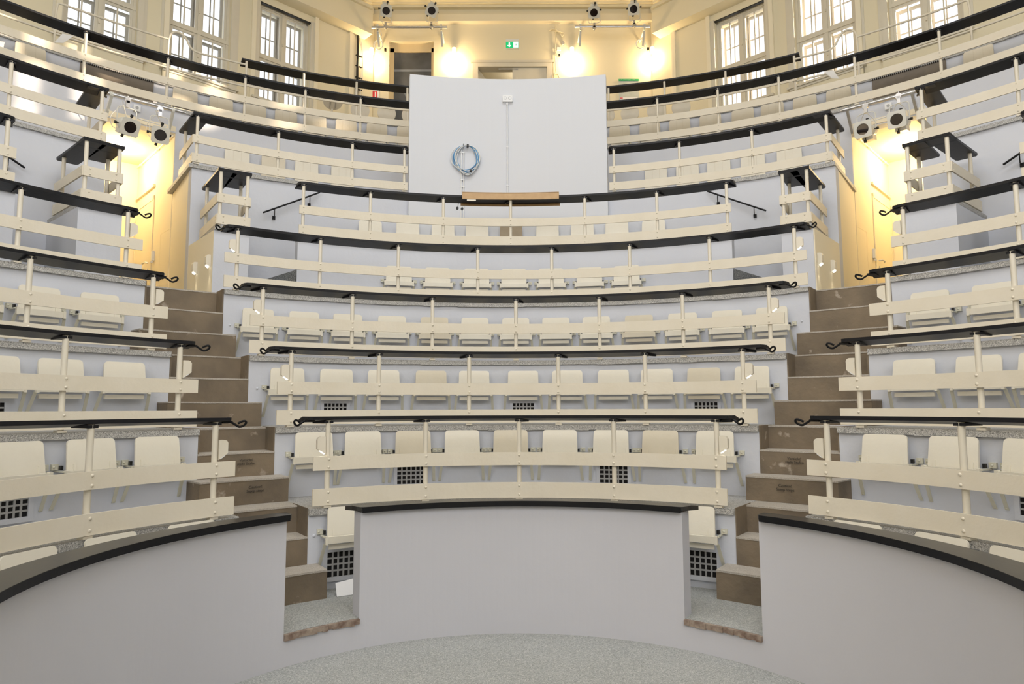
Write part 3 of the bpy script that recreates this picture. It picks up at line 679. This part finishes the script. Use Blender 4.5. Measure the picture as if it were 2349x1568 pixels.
for x, z in ((-.035, .0), (.03, -.005)): MB().cyl(F @ Vector((x, -.02, z)), F @ Vector((x, .015, z)), .018, 14).build('knob', BPLAS, kb)
MB().cyl(F @ Vector((-.03, 0, .01)), F @ Vector((-.02, 0, .08)), .005).build('clamp_rod', ALU, kb)
# black handrails on the riser six wall
for lab, a, za, b, zb in (('thin black handrail on the wall left of the fifth tier desk', -29.5, 4.27, -23.3, 4.66), ('thin black handrail on the wall right of the fifth tier desk', 29.7, 4.27, 23.3, 4.66), ('cropped black handrail end at the left picture edge', -51.6, 4.28, -58.0, 4.68), ('cropped black handrail end at the right picture edge', 51.6, 4.28, 58.0, 4.68)):
    t = thing('wall_handrail', lab, 'handrail', 'black wall handrails')
    MB().tube([tuple(pp(6.95, a+(b-a)*i/8, za+(zb-za)*i/8)) for i in range(9)], .012).build('rail', IRON, t)
    for u in (.2, .82):
        ph = a+(b-a)*u; z = za+(zb-za)*u; F = frame_at(6.95, ph, z)
        m = MB(); m.tube([tuple(F @ Vector(p)) for p in ((0, 0, 0), (0, 0, -.10), (0, .07, -.11))], .006); m.box(-.02, .02, .055, .078, -.135, -.09, F); m.build('bracket', IRON, t)
# paper sheet in the left opening
F = frame_at(2.60, -28.9, .203)
m = MB(); m.add([(-.11, -.02, 0), (.16, -.02, 0), (.16, .05, .07), (.03, .055, .10), (-.105, .045, .085), (.16, -.018, .002), (-.11, -.018, .002)], [(0, 1, 2, 3, 4)], M=F)
m.add([(-.11, -.018, .0), (.16, -.018, .0), (.16, .052, .07), (.03, .057, .10), (-.105, .047, .085)], [(4, 3, 2, 1, 0)], M=F @ Matrix.Translation((0, .001, -.001)))
tag(m.build('paper_sheet', PAPER), 'white paper sheet leaning behind the left opening of the pit wall', 'paper')
for lab, ph, s in (('white paper sheet draped over the pipe handrail at the left windows', -45.6, -1), ('white paper sheet draped over the pipe handrail at the right windows', 34.4, 1)):
    F = frame_at(9.07, ph, 6.83); m = MB()
    m.prism([(-.10*s, .19), (.04*s, .17), (.13*s, .0), (.02*s, .035)], -.006, -.003, F, axis='y'); tag(m.build('paper_sheet', PAPER), lab, 'paper', 'paper sheets on the handrails')

# ------------------------------------------------------------------ wedge wall lights in the corridors
for s in (-1, 1):
    A = CP[s][0]; nm = 'left' if s < 0 else 'right'
    d = (A[1]-A[0]).normalized(); inn = Vector((d.y*s, -d.x*s, 0))
    A = [A[0], A[1], A[2]]
    for (q, z, w_) in ((A[0]+d*.09, 3.27, 'near the wall corner'), (A[0]+d*.62, 3.27, 'deeper inside')):
        t = thing('step_wall_light', 'small cream wedge light on the %s corridor wall, %s' % (nm, w_), 'light', 'corridor wedge lights')
        M = Matrix(((-d.x, inn.x, 0, q.x), (-d.y, inn.y, 0, q.y), (0, 0, 1, z), (0, 0, 0, 1)))
        m = MB(); m.prism([(0.002, 0), (.052, .035), (.056, .05), (.056, .125), (.045, .145), (.03, .15), (.002, .15)], -.035, .035, M @ Matrix.Rotation(math.pi/2, 4, 'Z') @ Matrix.Scale(-1, 4, (0, 1, 0)), axis='y')
        m.build('housing', POSTM, t)
        g = MB(); g.cyl(M @ Vector((0, .034, .011)), M @ Vector((0, .038, .006)), .020, 14); g.build('light_lens', LED, t)
        lamp('wedge_light', M @ Vector((0, .045, -.01)), 1.2, (1., .86, .62), .012, 'SPOT', M @ Vector((0, .02, -1)), 50, .5)

# ------------------------------------------------------------------ upper room: walls, windows, beams, ceiling
ZC = 10.38
def wall_holes(M, x0, x1, z0, z1, holes, th, name, material):
    """M: local x along the wall, y outward; holes (xa, xb, za, zb)"""
    xs = sorted({x0, x1}|{h[0] for h in holes}|{h[1] for h in holes}); m = MB()
    for a, b in zip(xs, xs[1:]):
        c = (a+b)/2; hh = sorted([(h[2], h[3]) for h in holes if h[0] < c < h[1]]); z = z0
        for p, q in hh:
            if p > z: m.box(a, b, 0, th, z, p, M)
            z = q
        if z < z1: m.box(a, b, 0, th, z, z1, M)
    return struct(m.build(name, material))
def wallM(origin, xdir, ydir): return Matrix(((xdir[0], ydir[0], 0, origin[0]), (xdir[1], ydir[1], 0, origin[1]), (0, 0, 1, 0), (0, 0, 0, 1)))
q2 = math.sqrt(.5)
wn = [0]
def sash(m, x0, x1, z0, z1, y, b, th=.04, mun=True, M=None):
    m.box(x0, x0+b, y, y+th, z0, z1, M).box(x1-b, x1, y, y+th, z0, z1, M).box(x0+b, x1-b, y, y+th, z0, z0+b, M).box(x0+b, x1-b, y, y+th, z1-b, z1, M)
    if mun == 2: m.box(x0+b, x1-b, y+.008, y+th-.008, (z0+z1)/2-.010, (z0+z1)/2+.010, M)
    if mun: c = (x0+x1)/2; m.box(c-.011, c+.011, y+.008, y+th-.008, z0+b, z1-b, M)
def window(M, xa, xb, za, zb, zt):
    wn[0] += 1; W = bpy.data.objects.new('window_%d' % wn[0], None); scn.collection.objects.link(W); W['kind'] = 'structure'
    m = MB(); c = (xa+xb)/2; fb = .045; y = .13
    m.box(xa, xa+fb, y-.03, y+.05, za, zb, M).box(xb-fb, xb, y-.03, y+.05, za, zb, M).box(xa, xb, y-.03, y+.05, zb-fb, zb, M).box(xa, xb, y-.03, y+.05, za, za+fb, M)
    m.box(c-.03, c+.03, y-.035, y+.05, za, zb, M).box(xa, xb, y-.04, y+.05, zt-.03, zt+.03, M)
    m.build('window_frame', WFRAME, W)
    sm = MB(); om = MB()
    for x0, x1 in ((xa+fb, c-.03), (c+.03, xb-fb)):
        for z0, z1 in ((za+fb, zt-.03), (zt+.03, zb-fb)):
            sash(sm, x0, x1, z0, z1, y-.015, .04, .04, True, M); sash(om, x0+.0, x1-.0, z0, z1, y+.17, .05, .035, 2, M)
    sm.box(c-.02, c-.0, y-.06, y-.02, zt+.35, zt+.39, M).box(c-.02, c, y-.06, y-.02, (za+zt)/2-.02, (za+zt)/2+.02, M)
    sm.build('sash', WFRAME, W)
    om.box(c-.05, c+.05, y+.17, y+.22, za, zb, M); om.build('outer_sash', OFRAME, W)
    MB().box(xa+.05, xb-.05, y+.003, y+.007, za+.05, zb-.05, M).build('window_glass', GLASS, W)
    # casing and sill
    k = MB(); k.box(xa-.09, xa, -.025, .0, za-.02, zb+.02, M).box(xb, xb+.09, -.025, 0, za-.02, zb+.02, M).box(xa-.14, xa-.09, -.012, 0, za-.02, zb+.02, M).box(xb+.09, xb+.14, -.012, 0, za-.02, zb+.02, M)
    k.build('casing', WFRAME, W)
    s_ = MB(); s_.box(xa-.14, xb+.14, -.11, .12, za-.035, za+.004, M).box(xa-.10, xb+.10, -.08, 0, za-.07, za-.035, M); s_.build('windowsill', WFRAME, W)
    t_ = MB(); t_.box(xa, xb, -.005, .06, zb-.02, zb, M); t_.build('blind_track', BPLAS, W)
SPC = (.52, 2.06, 3.63)
for s in (-1, 1):
    nm = 'left' if s < 0 else 'right'
    M = wallM((s*q2*9.85, q2*9.85), (-s*q2, q2), (s*q2, q2))       # x = towards the back wall
    holes = [(c-.52, c+.52, 7.36, 9.28) for c in SPC]+[(-2.9, -1.9, 7.36, 9.28)]
    wall_holes(M, -4.2, 5.62, 5.8, ZC, holes, .45, 'wall_window_side_'+nm, WCREAM)
    for c in SPC: window(M, c-.52, c+.52, 7.36, 9.28, 8.26)
    if s < 0: window(M, -2.9, -1.9, 7.36, 9.28, 8.26)
    b = MB(); b.box(-4.2, 5.40, -.30, .0, 9.42, 9.93, M).box(-4.2, 5.36, -.36, -.0, 9.93, 10.0, M); struct(b.build('beam_'+nm, WCREAM))
    p = MB()
    for c in SPC[:2]:
        p.box(c-.62, c-.54+.0, -.045, -.0, 6.70, 9.42, M)
    p.box(SPC[2]-.68, SPC[2]-.60, -.05, 0, 6.70, 9.42, M).box(SPC[2]+.60, SPC[2]+.68, -.05, 0, 6.70, 9.42, M).box(5.02, 5.10, -.05, 0, 6.70, 9.42, M).box(5.10, 5.14, -.03, 0, 6.7, 9.42, M)
    struct(p.build('trim_pilaster_'+nm, WPANEL))
    # perforated panel below the two outer sills, with a granite ledge and a brown radiator behind it
    for j, c in enumerate(SPC[:2]):
        pn = MB(); pn.box(c-.62, c+.62, -.06, -.0, 6.74, 7.29, M)
        where = 'near the corner' if j else 'nearer the picture edge'
        t = tag(pn.build('panel_cover', WCREAM), 'cream perforated panel below the %s window sill, %s' % (nm, 'second window' if j == 1 else 'third window'), 'panel', 'perforated panels below the sills')
        hl = MB()
        for i in range(22): hl.box(c-.58+i*.054, c-.566+i*.054, -.063, -.0595, 7.09, 7.104, M)
        hl.build('perforation', RADM, t)
    a, b2 = sorted((s*38.1, s*44.3))
    t = thing('radiator', 'brown-grey radiator in the niche below the %s window railing' % nm, 'radiator', 'radiators in the top riser')
    MB().abox(9.070, 9.098, 6.10, 6.672, a, b2).build('radiator_body', RADM, t)
    g = MB()
    for i in range(36): g.abox(9.055, 9.062, 6.655, 6.680, a+(b2-a)*(i+.2)/36, a+(b2-a)*(i+.7)/36)
    g.build('vent_slot_shade', HOLE_SHADE, t)  # black strips stand in for the shade in the slots
    # side and rear walls out of view, with windows that let the daylight in
    xw = 9.93
    Ms = wallM((s*xw, 4.0), (0, -1), (s, 0))
    hs = [(1.0+i*2.4, 2.3+i*2.4, 7.3, 9.3) for i in range(4)]
    wall_holes(Ms, 0, 11.1, 0, ZC, hs, .3, 'wall_side_'+nm, WCREAM)
Mr = wallM((-10.2, -6.6), (1, 0), (0, -1))
wall_holes(Mr, 0, 20.4, 0, ZC, [(4.7, 7.3, 4.4, 8.8), (8.9, 11.5, 4.4, 8.8), (13.1, 15.7, 4.4, 8.8)], .3, 'wall_front', WCREAM)
# back wall with door, inner window
Mb = wallM((-3.45, 11.0), (1, 0), (0, 1)); X = lambda x: x+3.45
wall_holes(Mb, 0, 6.9, 5.8, ZC, [(X(-.80), X(.80), FL[8]-.01, 8.98), (X(-2.66), X(-1.70), 7.05, 9.50)], .22, 'wall_back', WCREAM)
d = bpy.data.objects.new('door_1', None); scn.collection.objects.link(d); d['kind'] = 'structure'
m = MB(); m.box(X(-.86), X(-.74), -.03, .22, FL[8], 9.03, Mb).box(X(.74), X(.86), -.03, .22, FL[8], 9.03, Mb).box(X(-.74), X(.74), -.03, .22, 8.91, 9.03, Mb).box(X(-.90), X(.90), -.045, .0, 9.0, 9.05, Mb); m.build('door_frame', WFRAME, d)
m = MB(); m.box(X(.0), X(.735), .02, .06, FL[8], 8.905, Mb); m.box(X(.07), X(.66), .012, .022, FL[8]+.1, 8.78, Mb); o = m.build('door_leaf', WFRAME, d)
m = MB(); m.box(X(-.30), X(.12), -.0, .02, 8.86, 8.885, Mb); m.build('door_closer', ALU, d)
Mo = Mb @ Matrix.Translation((X(-.735), .06, 0)) @ Matrix.Rotation(R_(72), 4, 'Z'); m = MB(); m.box(0, .72, 0, .04, FL[8], 8.90, Mo); m.build('door_leaf_open', WFRAME, d)
# lobby behind the open door
m = MB(); m.box(X(-1.6), X(-1.5), .22, 3.2, FL[8]-.1, 9.7, Mb).box(X(1.5), X(1.6), .22, 3.2, FL[8]-.1, 9.7, Mb).box(X(-1.6), X(1.6), 3.1, 3.2, FL[8]-.1, 9.7, Mb).box(X(-1.6), X(1.6), .22, 3.2, 9.6, 9.7, Mb).box(X(-1.6), X(1.6), .22, 3.2, FL[8]-.1, FL[8]-.01, Mb)
struct(m.build('wall_lobby', WPANEL)); lamp('lobby_light', (.3, 12.6, 9.2), 14, (1., .86, .66), .15)
W = bpy.data.objects.new('window_inner_9', None); scn.collection.objects.link(W); W['kind'] = 'structure'; W.name = 'window_9'
m = MB(); m.box(X(-2.66), X(-2.57), .10, .16, 7.05, 9.40, Mb).box(X(-1.76), X(-1.70), .10, .16, 7.05, 9.40, Mb).box(X(-2.66), X(-1.70), .10, .16, 9.31, 9.50, Mb).box(X(-2.66), X(-1.7), .10, .16, 7.05, 7.12, Mb); m.build('window_frame', mat('tan_window_frame', (.66, .54, .33), .5, noise=(6., (.62, .5, .3), .5)), W)
MB().box(X(-2.60), X(-1.72), .125, .135, 7.1, 9.36, Mb).build('window_pane', DGLASS, W)
m = MB(); m.box(X(-2.60), X(-1.74), .121, .1245, 8.90, 8.93, Mb); m.prism([(X(-2.36), 8.42), (X(-2.0), 8.42), (X(-1.92), 8.0), (X(-2.2), 8.05)], .121, .1245, Mb, axis='y'); m.box(X(-2.58), X(-1.76), .121, .1245, 8.88, 8.90, Mb)
m.build('painted_reflection', mat('grey_reflection_paint', (.22, .25, .30), .3, noise=(5., (.18, .2, .25), .5)), W)  # paler shapes on the pane, reflections put in as colour
# ledge and cornices
m = MB(); m.box(0.05, 6.85, -.10, 0, 9.90, 10.06, Mb).box(.05, 6.85, -.13, 0, 9.885, 9.91, Mb); struct(m.build('trim_ledge_back', WPANEL))
m = MB()
for dy, z0, z1 in ((-.10, 10.22, 10.27), (-.16, 10.27, 10.30), (-.24, 10.30, 10.345), (-.30, 10.345, ZC)): m.box(0, 6.9, dy, 0, z0, z1, Mb)
for s in (-1, 1):
    M = wallM((s*q2*9.85, q2*9.85), (-s*q2, q2), (s*q2, q2))
    for dy, z0, z1 in ((-.10, 10.22, 10.27), (-.16, 10.27, 10.30), (-.24, 10.30, 10.345), (-.30, 10.345, ZC)): m.box(-4.2, 5.5, dy, 0, z0, z1, M)
struct(m.build('cornice', CEILM))
# ceiling with the round roof light
m = MB(); n = 48; hr = 3.3; cy = .5; outer = [(-10.3, -7.), (10.3, -7.), (10.3, 4.7), (3.6, 11.5), (-3.6, 11.5), (-10.3, 4.7)]
def ray_out(a):
    dx, dy = math.cos(a), math.sin(a); best = 1e9
    for i in range(6):
        (x1, y1), (x2, y2) = outer[i], outer[(i+1) % 6]; den = dx*(y2-y1)-dy*(x2-x1)
        if abs(den) < 1e-9: continue
        t_ = ((x1)*(y2-y1)-(y1-cy)*(x2-x1))/den; u = ((x1)*dy-(y1-cy)*dx)/den
        if t_ > 0 and -1e-6 <= u <= 1+1e-6: best = min(best, t_)
    return (dx*best, cy+dy*best)
vs = []
for i in range(n):
    a = 2*math.pi*i/n; ox, oy = ray_out(a)
    vs += [(hr*math.cos(a), cy+hr*math.sin(a), ZC), (ox, oy, ZC), (ox, oy, ZC+.2), (hr*math.cos(a), cy+hr*math.sin(a), ZC+.2)]
fs = []
for i in range(n):
    j = (i+1) % n
    for k in range(4): fs.append((4*i+k, 4*i+(k+1) % 4, 4*j+(k+1) % 4, 4*j+k))
m.add(vs, fs); struct(m.build('ceiling', CEILM))
m = MB(); m.tube([(7.3*math.cos(2*math.pi*i/96), 4.3+6.05*math.sin(2*math.pi*i/96), ZC-.005) for i in range(96)], .02, 6, closed=True); m.tube([(7.15*math.cos(2*math.pi*i/96), 4.3+5.9*math.sin(2*math.pi*i/96), ZC-.005) for i in range(96)], .012, 6, closed=True)
struct(m.build('ceiling_moulding', CEILM))
m = MB()
for i in range(12): a = math.pi*i/12; m.tube([(hr*math.cos(a), cy+hr*math.sin(a), ZC+.1), (-hr*math.cos(a), cy-hr*math.sin(a), ZC+.1)], .02, 6)
struct(m.build('window_roof_light', WFRAME))

# ------------------------------------------------------------------ back wall fittings
for x, w_ in ((-3.02, 'beside the cable bundle'), (-1.25, 'between dark window and door'), (1.28, 'right of the door'), (3.0, 'in the right corner')):
    t = thing('wall_lamp', 'glowing white cylinder wall lamp %s' % w_, 'lamp', 'wall lamps on the back wall')
    MB().cyl((x, 10.90, 9.16), (x, 10.90, 9.29), .045, 18).build('lamp_shade', emit('lamp_cylinder', (1., .86, .6), 3.0) if x < -3 else bpy.data.materials['lamp_cylinder'], t)
    MB().box(x-.03, x+.03, 10.94, 10.999, 9.21, 9.27).build('wall_mount', WPLAS, t)
    lamp('wall_lamp_light', (x, 10.84, 8.98), 30, (1., .70, .36), .05)
t = thing('exit_sign', 'green emergency exit sign with arrow above the back door', 'sign')
MB().box(-.14, .14, 10.95, 10.998, 9.31, 9.52).build('housing', WPLAS, t); MB().box(-.14, .135, 10.944, 10.951, 9.315, 9.455).build('panel', GLOWG, t)
m = MB(); m.prism([(-.065, 9.33), (-.02, 9.375), (-.05, 9.375), (-.05, 9.435), (-.08, 9.435), (-.08, 9.375), (-.11, 9.375)], 10.940, 10.9435, axis='y'); m.box(.02, .125, 10.940, 10.9435, 9.32, 9.45); m.build('pictogram', GLOWW, t)
m = MB(); m.box(.075, .085, 10.936, 10.9395, 9.36, 9.40); m.box(.062, .1, 10.936, 10.9395, 9.385, 9.392); m.prism([(.068, 9.40), (.078, 9.41), (.09, 9.40)], 10.936, 10.9395, axis='y'); m.build('running_figure', GLOWG, t)
t = thing('fire_sign', 'red and white fire extinguisher sign at the left end of the back wall', 'sign')
MB().box(-3.12, -2.86, 10.985, 10.998, 8.20, 8.42).build('panel', PAPER, t); m = MB(); m.box(-3.05, -2.90, 10.978, 10.984, 8.22, 8.37).box(-3.12, -2.86, 10.978, 10.984, 8.40, 8.42); m.build('red_field', RED, t)
m = MB(); m.box(-3.03, -3.005, 10.972, 10.977, 8.24, 8.34).box(-2.95, -2.93, 10.972, 10.977, 8.24, 8.35); m.build('pictogram', PAPER, t)
t = thing('evacuation_plan', 'grey evacuation plan with green header on the back wall', 'poster')
MB().box(2.28, 2.71, 10.985, 10.998, 8.02, 8.61).build('sheet', PLANM, t); MB().box(2.28, 2.71, 10.978, 10.984, 8.585, 8.63).build('header', GREEN, t)
text_mesh('Flucht- und Rettungsplan      1.OG', .024, Matrix.Translation((2.295, 10.9775, 8.60)) @ Matrix.Rotation(math.pi/2, 4, 'X'), t, PAPER, align='LEFT')
m = MB(); m.box(2.31, 2.68, 10.979, 10.984, 8.10, 8.22); m.build('floor_plan', PAPER, t); m = MB(); m.box(2.30, 2.36, 10.974, 10.978, 8.19, 8.21); m.build('red_legend', RED, t)
# cables and boxes near the right of the door
t = thing('cable_bundle', 'beige cable hanging down the back wall right of the door', 'cable')
m = MB(); m.tube(smooth_path([(.92, 10.97, 9.86), (.94, 10.96, 9.6), (.92, 10.97, 9.2), (.93, 10.97, 8.8), (.90, 10.96, 8.74), (.98, 10.94, 8.70), (1.0, 10.96, 8.60), (.9, 10.97, 8.62), (.88, 10.97, 8.74)], 6), .011, 6)
for i in range(3): m.tube(smooth_path([(.80, 10.95, 9.70), (.88, 10.90, 9.72+.01*i), (1.0, 10.91, 9.69-.01*i), (1.10, 10.93, 9.64), (1.07, 10.93, 9.58-.01*i), (1.0, 10.92, 9.66), (.9, 10.92, 9.68)], 5), .007, 6)
m.build('cable', WCREAM, t); MB().box(.99, 1.02, 10.93, 10.97, 9.13, 9.17).build('plug', BPLAS, t)
t = thing('wall_box', 'small pale box beside the hanging cable on the back wall', 'box'); MB().box(.96, 1.05, 10.96, 10.998, 9.27, 9.34).build('housing', WPLAS, t)
t = thing('wall_speaker', 'small oval grey fitting high on the back wall beside the cable', 'fitting'); MB().cyl((1.09, 10.93, 9.42), (1.09, 10.998, 9.42), .035, 16).build('body', LATT, t)
t = thing('cable_riser', 'black cable bundle with clips in the corner left of the back wall', 'cable'); m = MB()
M = wallM((-q2*9.85, q2*9.85), (q2, q2), (-q2, q2))
m.tube([tuple(M @ Vector((5.22, -.03, z))) for z in (9.42, 8.9, 8.2, 7.4, 6.8)], .026); m.build('black_cable', BPLAS, t)
m = MB()
for i, x in enumerate((5.30, 5.34)): m.tube(smooth_path([tuple(M @ Vector((x-.05, -.03, 9.4))), tuple(M @ Vector((x+.03*(1-i), -.04, 9.0))), tuple(M @ Vector((x, -.04, 8.4))), tuple(M @ Vector((x, -.03, 7.0)))], 5), .008, 6)
m.build('white_cable', WCAB, t)
for z in (8.98, 8.75, 8.5, 8.25): MB().box(5.18, 5.33, -.05, -.01, z, z+.014, M).build('cable_clip', IRON, t)
for s in (-1, 1):
    t = thing('ceiling_camera', 'small cream box fitting where beam meets back wall, %s' % ('left' if s < 0 else 'right'), 'fitting', 'corner fittings')
    MB().box(s*3.12-.06, s*3.12+.06, 10.80, 10.92, 9.72, 9.84).build('housing', WPANEL, t); MB().cyl((s*3.10, 10.80, 9.78), (s*3.10, 10.79, 9.78), .02).build('opening', LATT, t)

# ------------------------------------------------------------------ stage spotlights
def make_spot():
    """lens towards -y, origin at body centre, yoke upwards"""
    t = thing('stage_spotlight', 'x', 'spotlight')
    m = MB(); m.cyl((0, -.13, 0), (0, .02, 0), .085, 24); m.cyl((0, .02, 0), (0, .06, 0), .085, 24, .10); m.cyl((0, .06, 0), (0, .17, 0), .10, 20, .095); m.cyl((0, .17, 0), (0, .22, 0), .085, 20, .06)
    m.box(-.07, .07, .02, .18, -.13, -.05); b = m.build('housing', WMET, t)
    m = MB(); r0, n = .078, 28; pl = 0.115; vs = []; fs = []
    sq = []
    for i in range(n):
        a = 2*math.pi*i/n; c, s_ = math.cos(a), math.sin(a); k = min(pl/max(abs(c), 1e-6), pl/max(abs(s_), 1e-6)); k = min(k, pl*1.32); sq.append((c*k, s_*k)); 
    for y in (-.150, -.136):
        for i in range(n): a = 2*math.pi*i/n; vs.append((r0*math.cos(a), y, r0*math.sin(a)))
        for p in sq: vs.append((p[0], y, p[1]))
    for i in range(n):
        j = (i+1) % n; fs += [(i, j, n+j, n+i), (2*n+i, 3*n+i, 3*n+j, 2*n+j), (n+i, n+j, 3*n+j, 3*n+i), (i, 2*n+i, 2*n+j, j)]
    m.add(vs, fs); m.build('gel_frame', WMET, t)
    m = MB(); m.cyl((0, -.140, 0), (0, -.132, 0), .079, 28); m.build('lens', LENS, t)
    for ax, ps in (('x', (-1, 1)), ('z', (-1, 1))):
        for s_ in ps:
            q = (s_*.10, .02, 0) if ax == 'x' else (.02*s_, .0, s_*.095); e = (s_*.155, .02, 0) if ax == 'x' else (.03*s_, -.0, s_*.165)
            MB().cyl(q, e, .008).cyl(Vector(q).lerp(Vector(e), .45), e, .019, 10).build('knob', BPLAS, t)
    yk = smooth_path([(-.122, .02, -.0), (-.122, .02, .18), (-.115, .02, .235), (-.08, .02, .26), (0, .02, .262), (.08, .02, .26), (.115, .02, .235), (.122, .02, .18), (.122, .02, 0)], 3)
    MB().tube(yk, .007, 6).build('yoke', WMET, t)
    m = MB(); m.box(-.022, .022, .0, .04, .262, .36); m.cyl((0, .0, .365), (0, .04, .365), .04, 14); m.cyl((0, .02, .40), (0, .02, .43), .008); m.build('clamp', ALU, t)
    cbm = MB(); cbm.tube(smooth_path([(.03, .2, .0), (.06, .27, .06), (.05, .2, .2), (-.02, .1, .3), (-.05, .06, .36)], 6), .006, 6); cbm.tube(smooth_path([(-.03, .21, .0), (-.10, .26, .04), (-.14, .2, .16), (-.06, .1, .28), (.02, .05, .35)], 6), .005, 6); cbm.build('cable', WCAB, t)
    return t
sp0 = make_spot(); first = True
def place_spot(loc, target, label, flip=False, roll=0., scale=1.):
    global first
    o = sp0 if first else copy_tree(sp0); first = False
    F = (Vector(target)-Vector(loc)).normalized(); Y = -F; X_ = Vector((0, 0, 1)).cross(F).normalized()*-1; X_ = Y.cross(Vector((0, 0, 1))).normalized(); Z_ = X_.cross(Y)
    M = Matrix.Translation(loc) @ Matrix(((X_.x, Y.x, Z_.x, 0), (X_.y, Y.y, Z_.y, 0), (X_.z, Y.z, Z_.z, 0), (0, 0, 0, 1))) @ Matrix.Rotation(R_(roll), 4, 'Y')
    if flip: M = M @ Matrix.Rotation(math.pi, 4, 'Y')
    o.matrix_world = M @ Matrix.Scale(scale, 4); tag(o, label, 'spotlight', 'white stage spotlights')
    az = math.atan2(Y.x, Y.y); up = Matrix.Translation(loc) @ Matrix.Rotation(-az, 4, 'Z')
    if flip: up = up @ Matrix.Rotation(math.pi, 4, 'Y')
    loc_m = o.matrix_world.inverted() @ up
    for ch in o.children:
        if ch.name.split('.')[0] in ('yoke', 'clamp', 'cable'): ch.matrix_local = loc_m
    return o
for s, w1 in ((-1, 'left'), (1, 'right')):
    x0, x1 = ((-2.93, -1.36) if s < 0 else (1.30, 2.87))
    t = thing('lighting_bar', 'galvanised bar on white brackets high on the back wall, %s side' % w1, 'bar', 'lighting bars')
    MB().cyl((x0, 10.45, 9.50), (x1, 10.45, 9.50), .024, 14).build('bar', ALU, t)
    for x in (x0+.12, x1-.12):
        m = MB(); m.prism([(-.02, 0), (.02, 0), (.02, .30), (-.02, .30)], 0, .03, Matrix.Translation((x, 10.47, 9.42)) @ Matrix.Rotation(R_(-52), 4, 'X')); m.box(x-.02, x+.02, 10.44, 10.48, 9.45, 9.56)
        m.box(x-.015, x+.015, 10.45, 10.999, 9.45, 9.48); m.build('wall_bracket', WMET, t)
    cbl = MB(); xx = x0+.14 if s < 0 else x1-.14
    for i in range(2): cbl.tube([(xx+.10*math.cos(a)*(1-.15*i)-.03, 10.62+.02*i, 9.22+.10*math.sin(a)) for a in [2*math.pi*j/24 for j in range(24)]], .007, 6, closed=True)
    cbl.tube(smooth_path([(xx, 10.47, 9.49), (xx+.05, 10.55, 9.40), (xx-.05, 10.62, 9.30)], 6), .007, 6); cbl.build('cable_loop', WCAB, t)
    MB().box(xx+.10*1-.0, xx+.14, 10.6, 10.64, 9.07, 9.13).build('plug', BPLAS, t)
    for i, x in enumerate(((-2.63, -1.68) if s < 0 else (1.70, 2.53))):
        place_spot((x, 10.40, 9.86 if s < 0 else (9.82 if i == 0 else 9.88)), (x*.2, 2.0, 2.6 if s < 0 or i else 1.2), 'white stage spotlight above the bar, %s of the %s pair on the back wall' % ('outer' if (i == 0) == (s < 0) else 'inner', w1), flip=True, roll=(0, 22)[i] if s < 0 else 0)
    # lower bars in front of the lintel
    a0, a1 = (-43.6, -36.3) if s < 0 else (36.3, 44.0)
    P0, P1 = pp(8.02, a0, 5.87), pp(8.02, a1, 5.87)
    t = thing('lighting_bar', 'galvanised lighting bar above the %s corridor mouth' % w1, 'bar', 'lighting bars')
    MB().cyl(P0, P1, .024, 14).build('bar', ALU, t)
    for u in (.08, .84):
        c = P0.lerp(P1, u); ph = a0+(a1-a0)*u; F = frame_at(8.02, ph, 5.87); m = MB()
        m.prism([(-.03, -.03), (.0, .0), (.36, -.22), (.36, -.30), (.28, -.27)], -.018, .018, F @ Matrix.Rotation(math.pi/2, 4, 'Z'), axis='y'); m.cyl(F @ Vector((-.02, 0, .0)), F @ Vector((.02, 0, .0)), .036, 14); m.build('wall_bracket', WMET if s < 0 else ALU, t)
for (ph, z, tx, lab, roll) in ((-41.6, 5.47, (5.5, -3.5, -1.0), 'white stage spotlight hanging above the left corridor, nearer the outer railing', 3), (-38.7, 5.46, (2.6, -4.5, -.8), 'white stage spotlight hanging above the left corridor, nearer the centre block', 0), (38.6, 5.48, (-4.6, -3.0, 3.4), 'white stage spotlight hanging above the right corridor, nearer the centre block', 0), (41.6, 5.50, (-3.6, -3.0, 3.8), 'white stage spotlight hanging above the right corridor, nearer the outer railing', 0)):
    place_spot(tuple(pp(7.98, ph, z)), tx, lab, roll=roll)
for s, w1 in ((-1, 'left'), (1, 'right')):
    F = frame_at(8.39, -40.3 if s < 0 else 40.2, 5.86); t = thing('wall_socket', 'white single power socket above the %s corridor mouth' % w1, 'socket', 'single sockets above the corridors')
    MB().box(-.045, .045, -.045, -.001, 0, .09, F).build('housing', WPLAS, t); MB().cyl(F @ Vector((0, -.045, .048)), F @ Vector((0, -.048, .048)), .022, 18).build('socket_face', LATT, t)
    m = MB(); m.tube([tuple(F @ Vector(p)) for p in ((0, -.015, 0), (0, -.015, -.09), (s*-.08, -.015, -.10), (s*-.40, -.015, -.115))], .008); tag(m.build('cable_conduit', WPLAS), 'white conduit below the single socket over the %s corridor' % w1, 'conduit', 'conduits over the corridors')
bpy.context.view_layer.update()
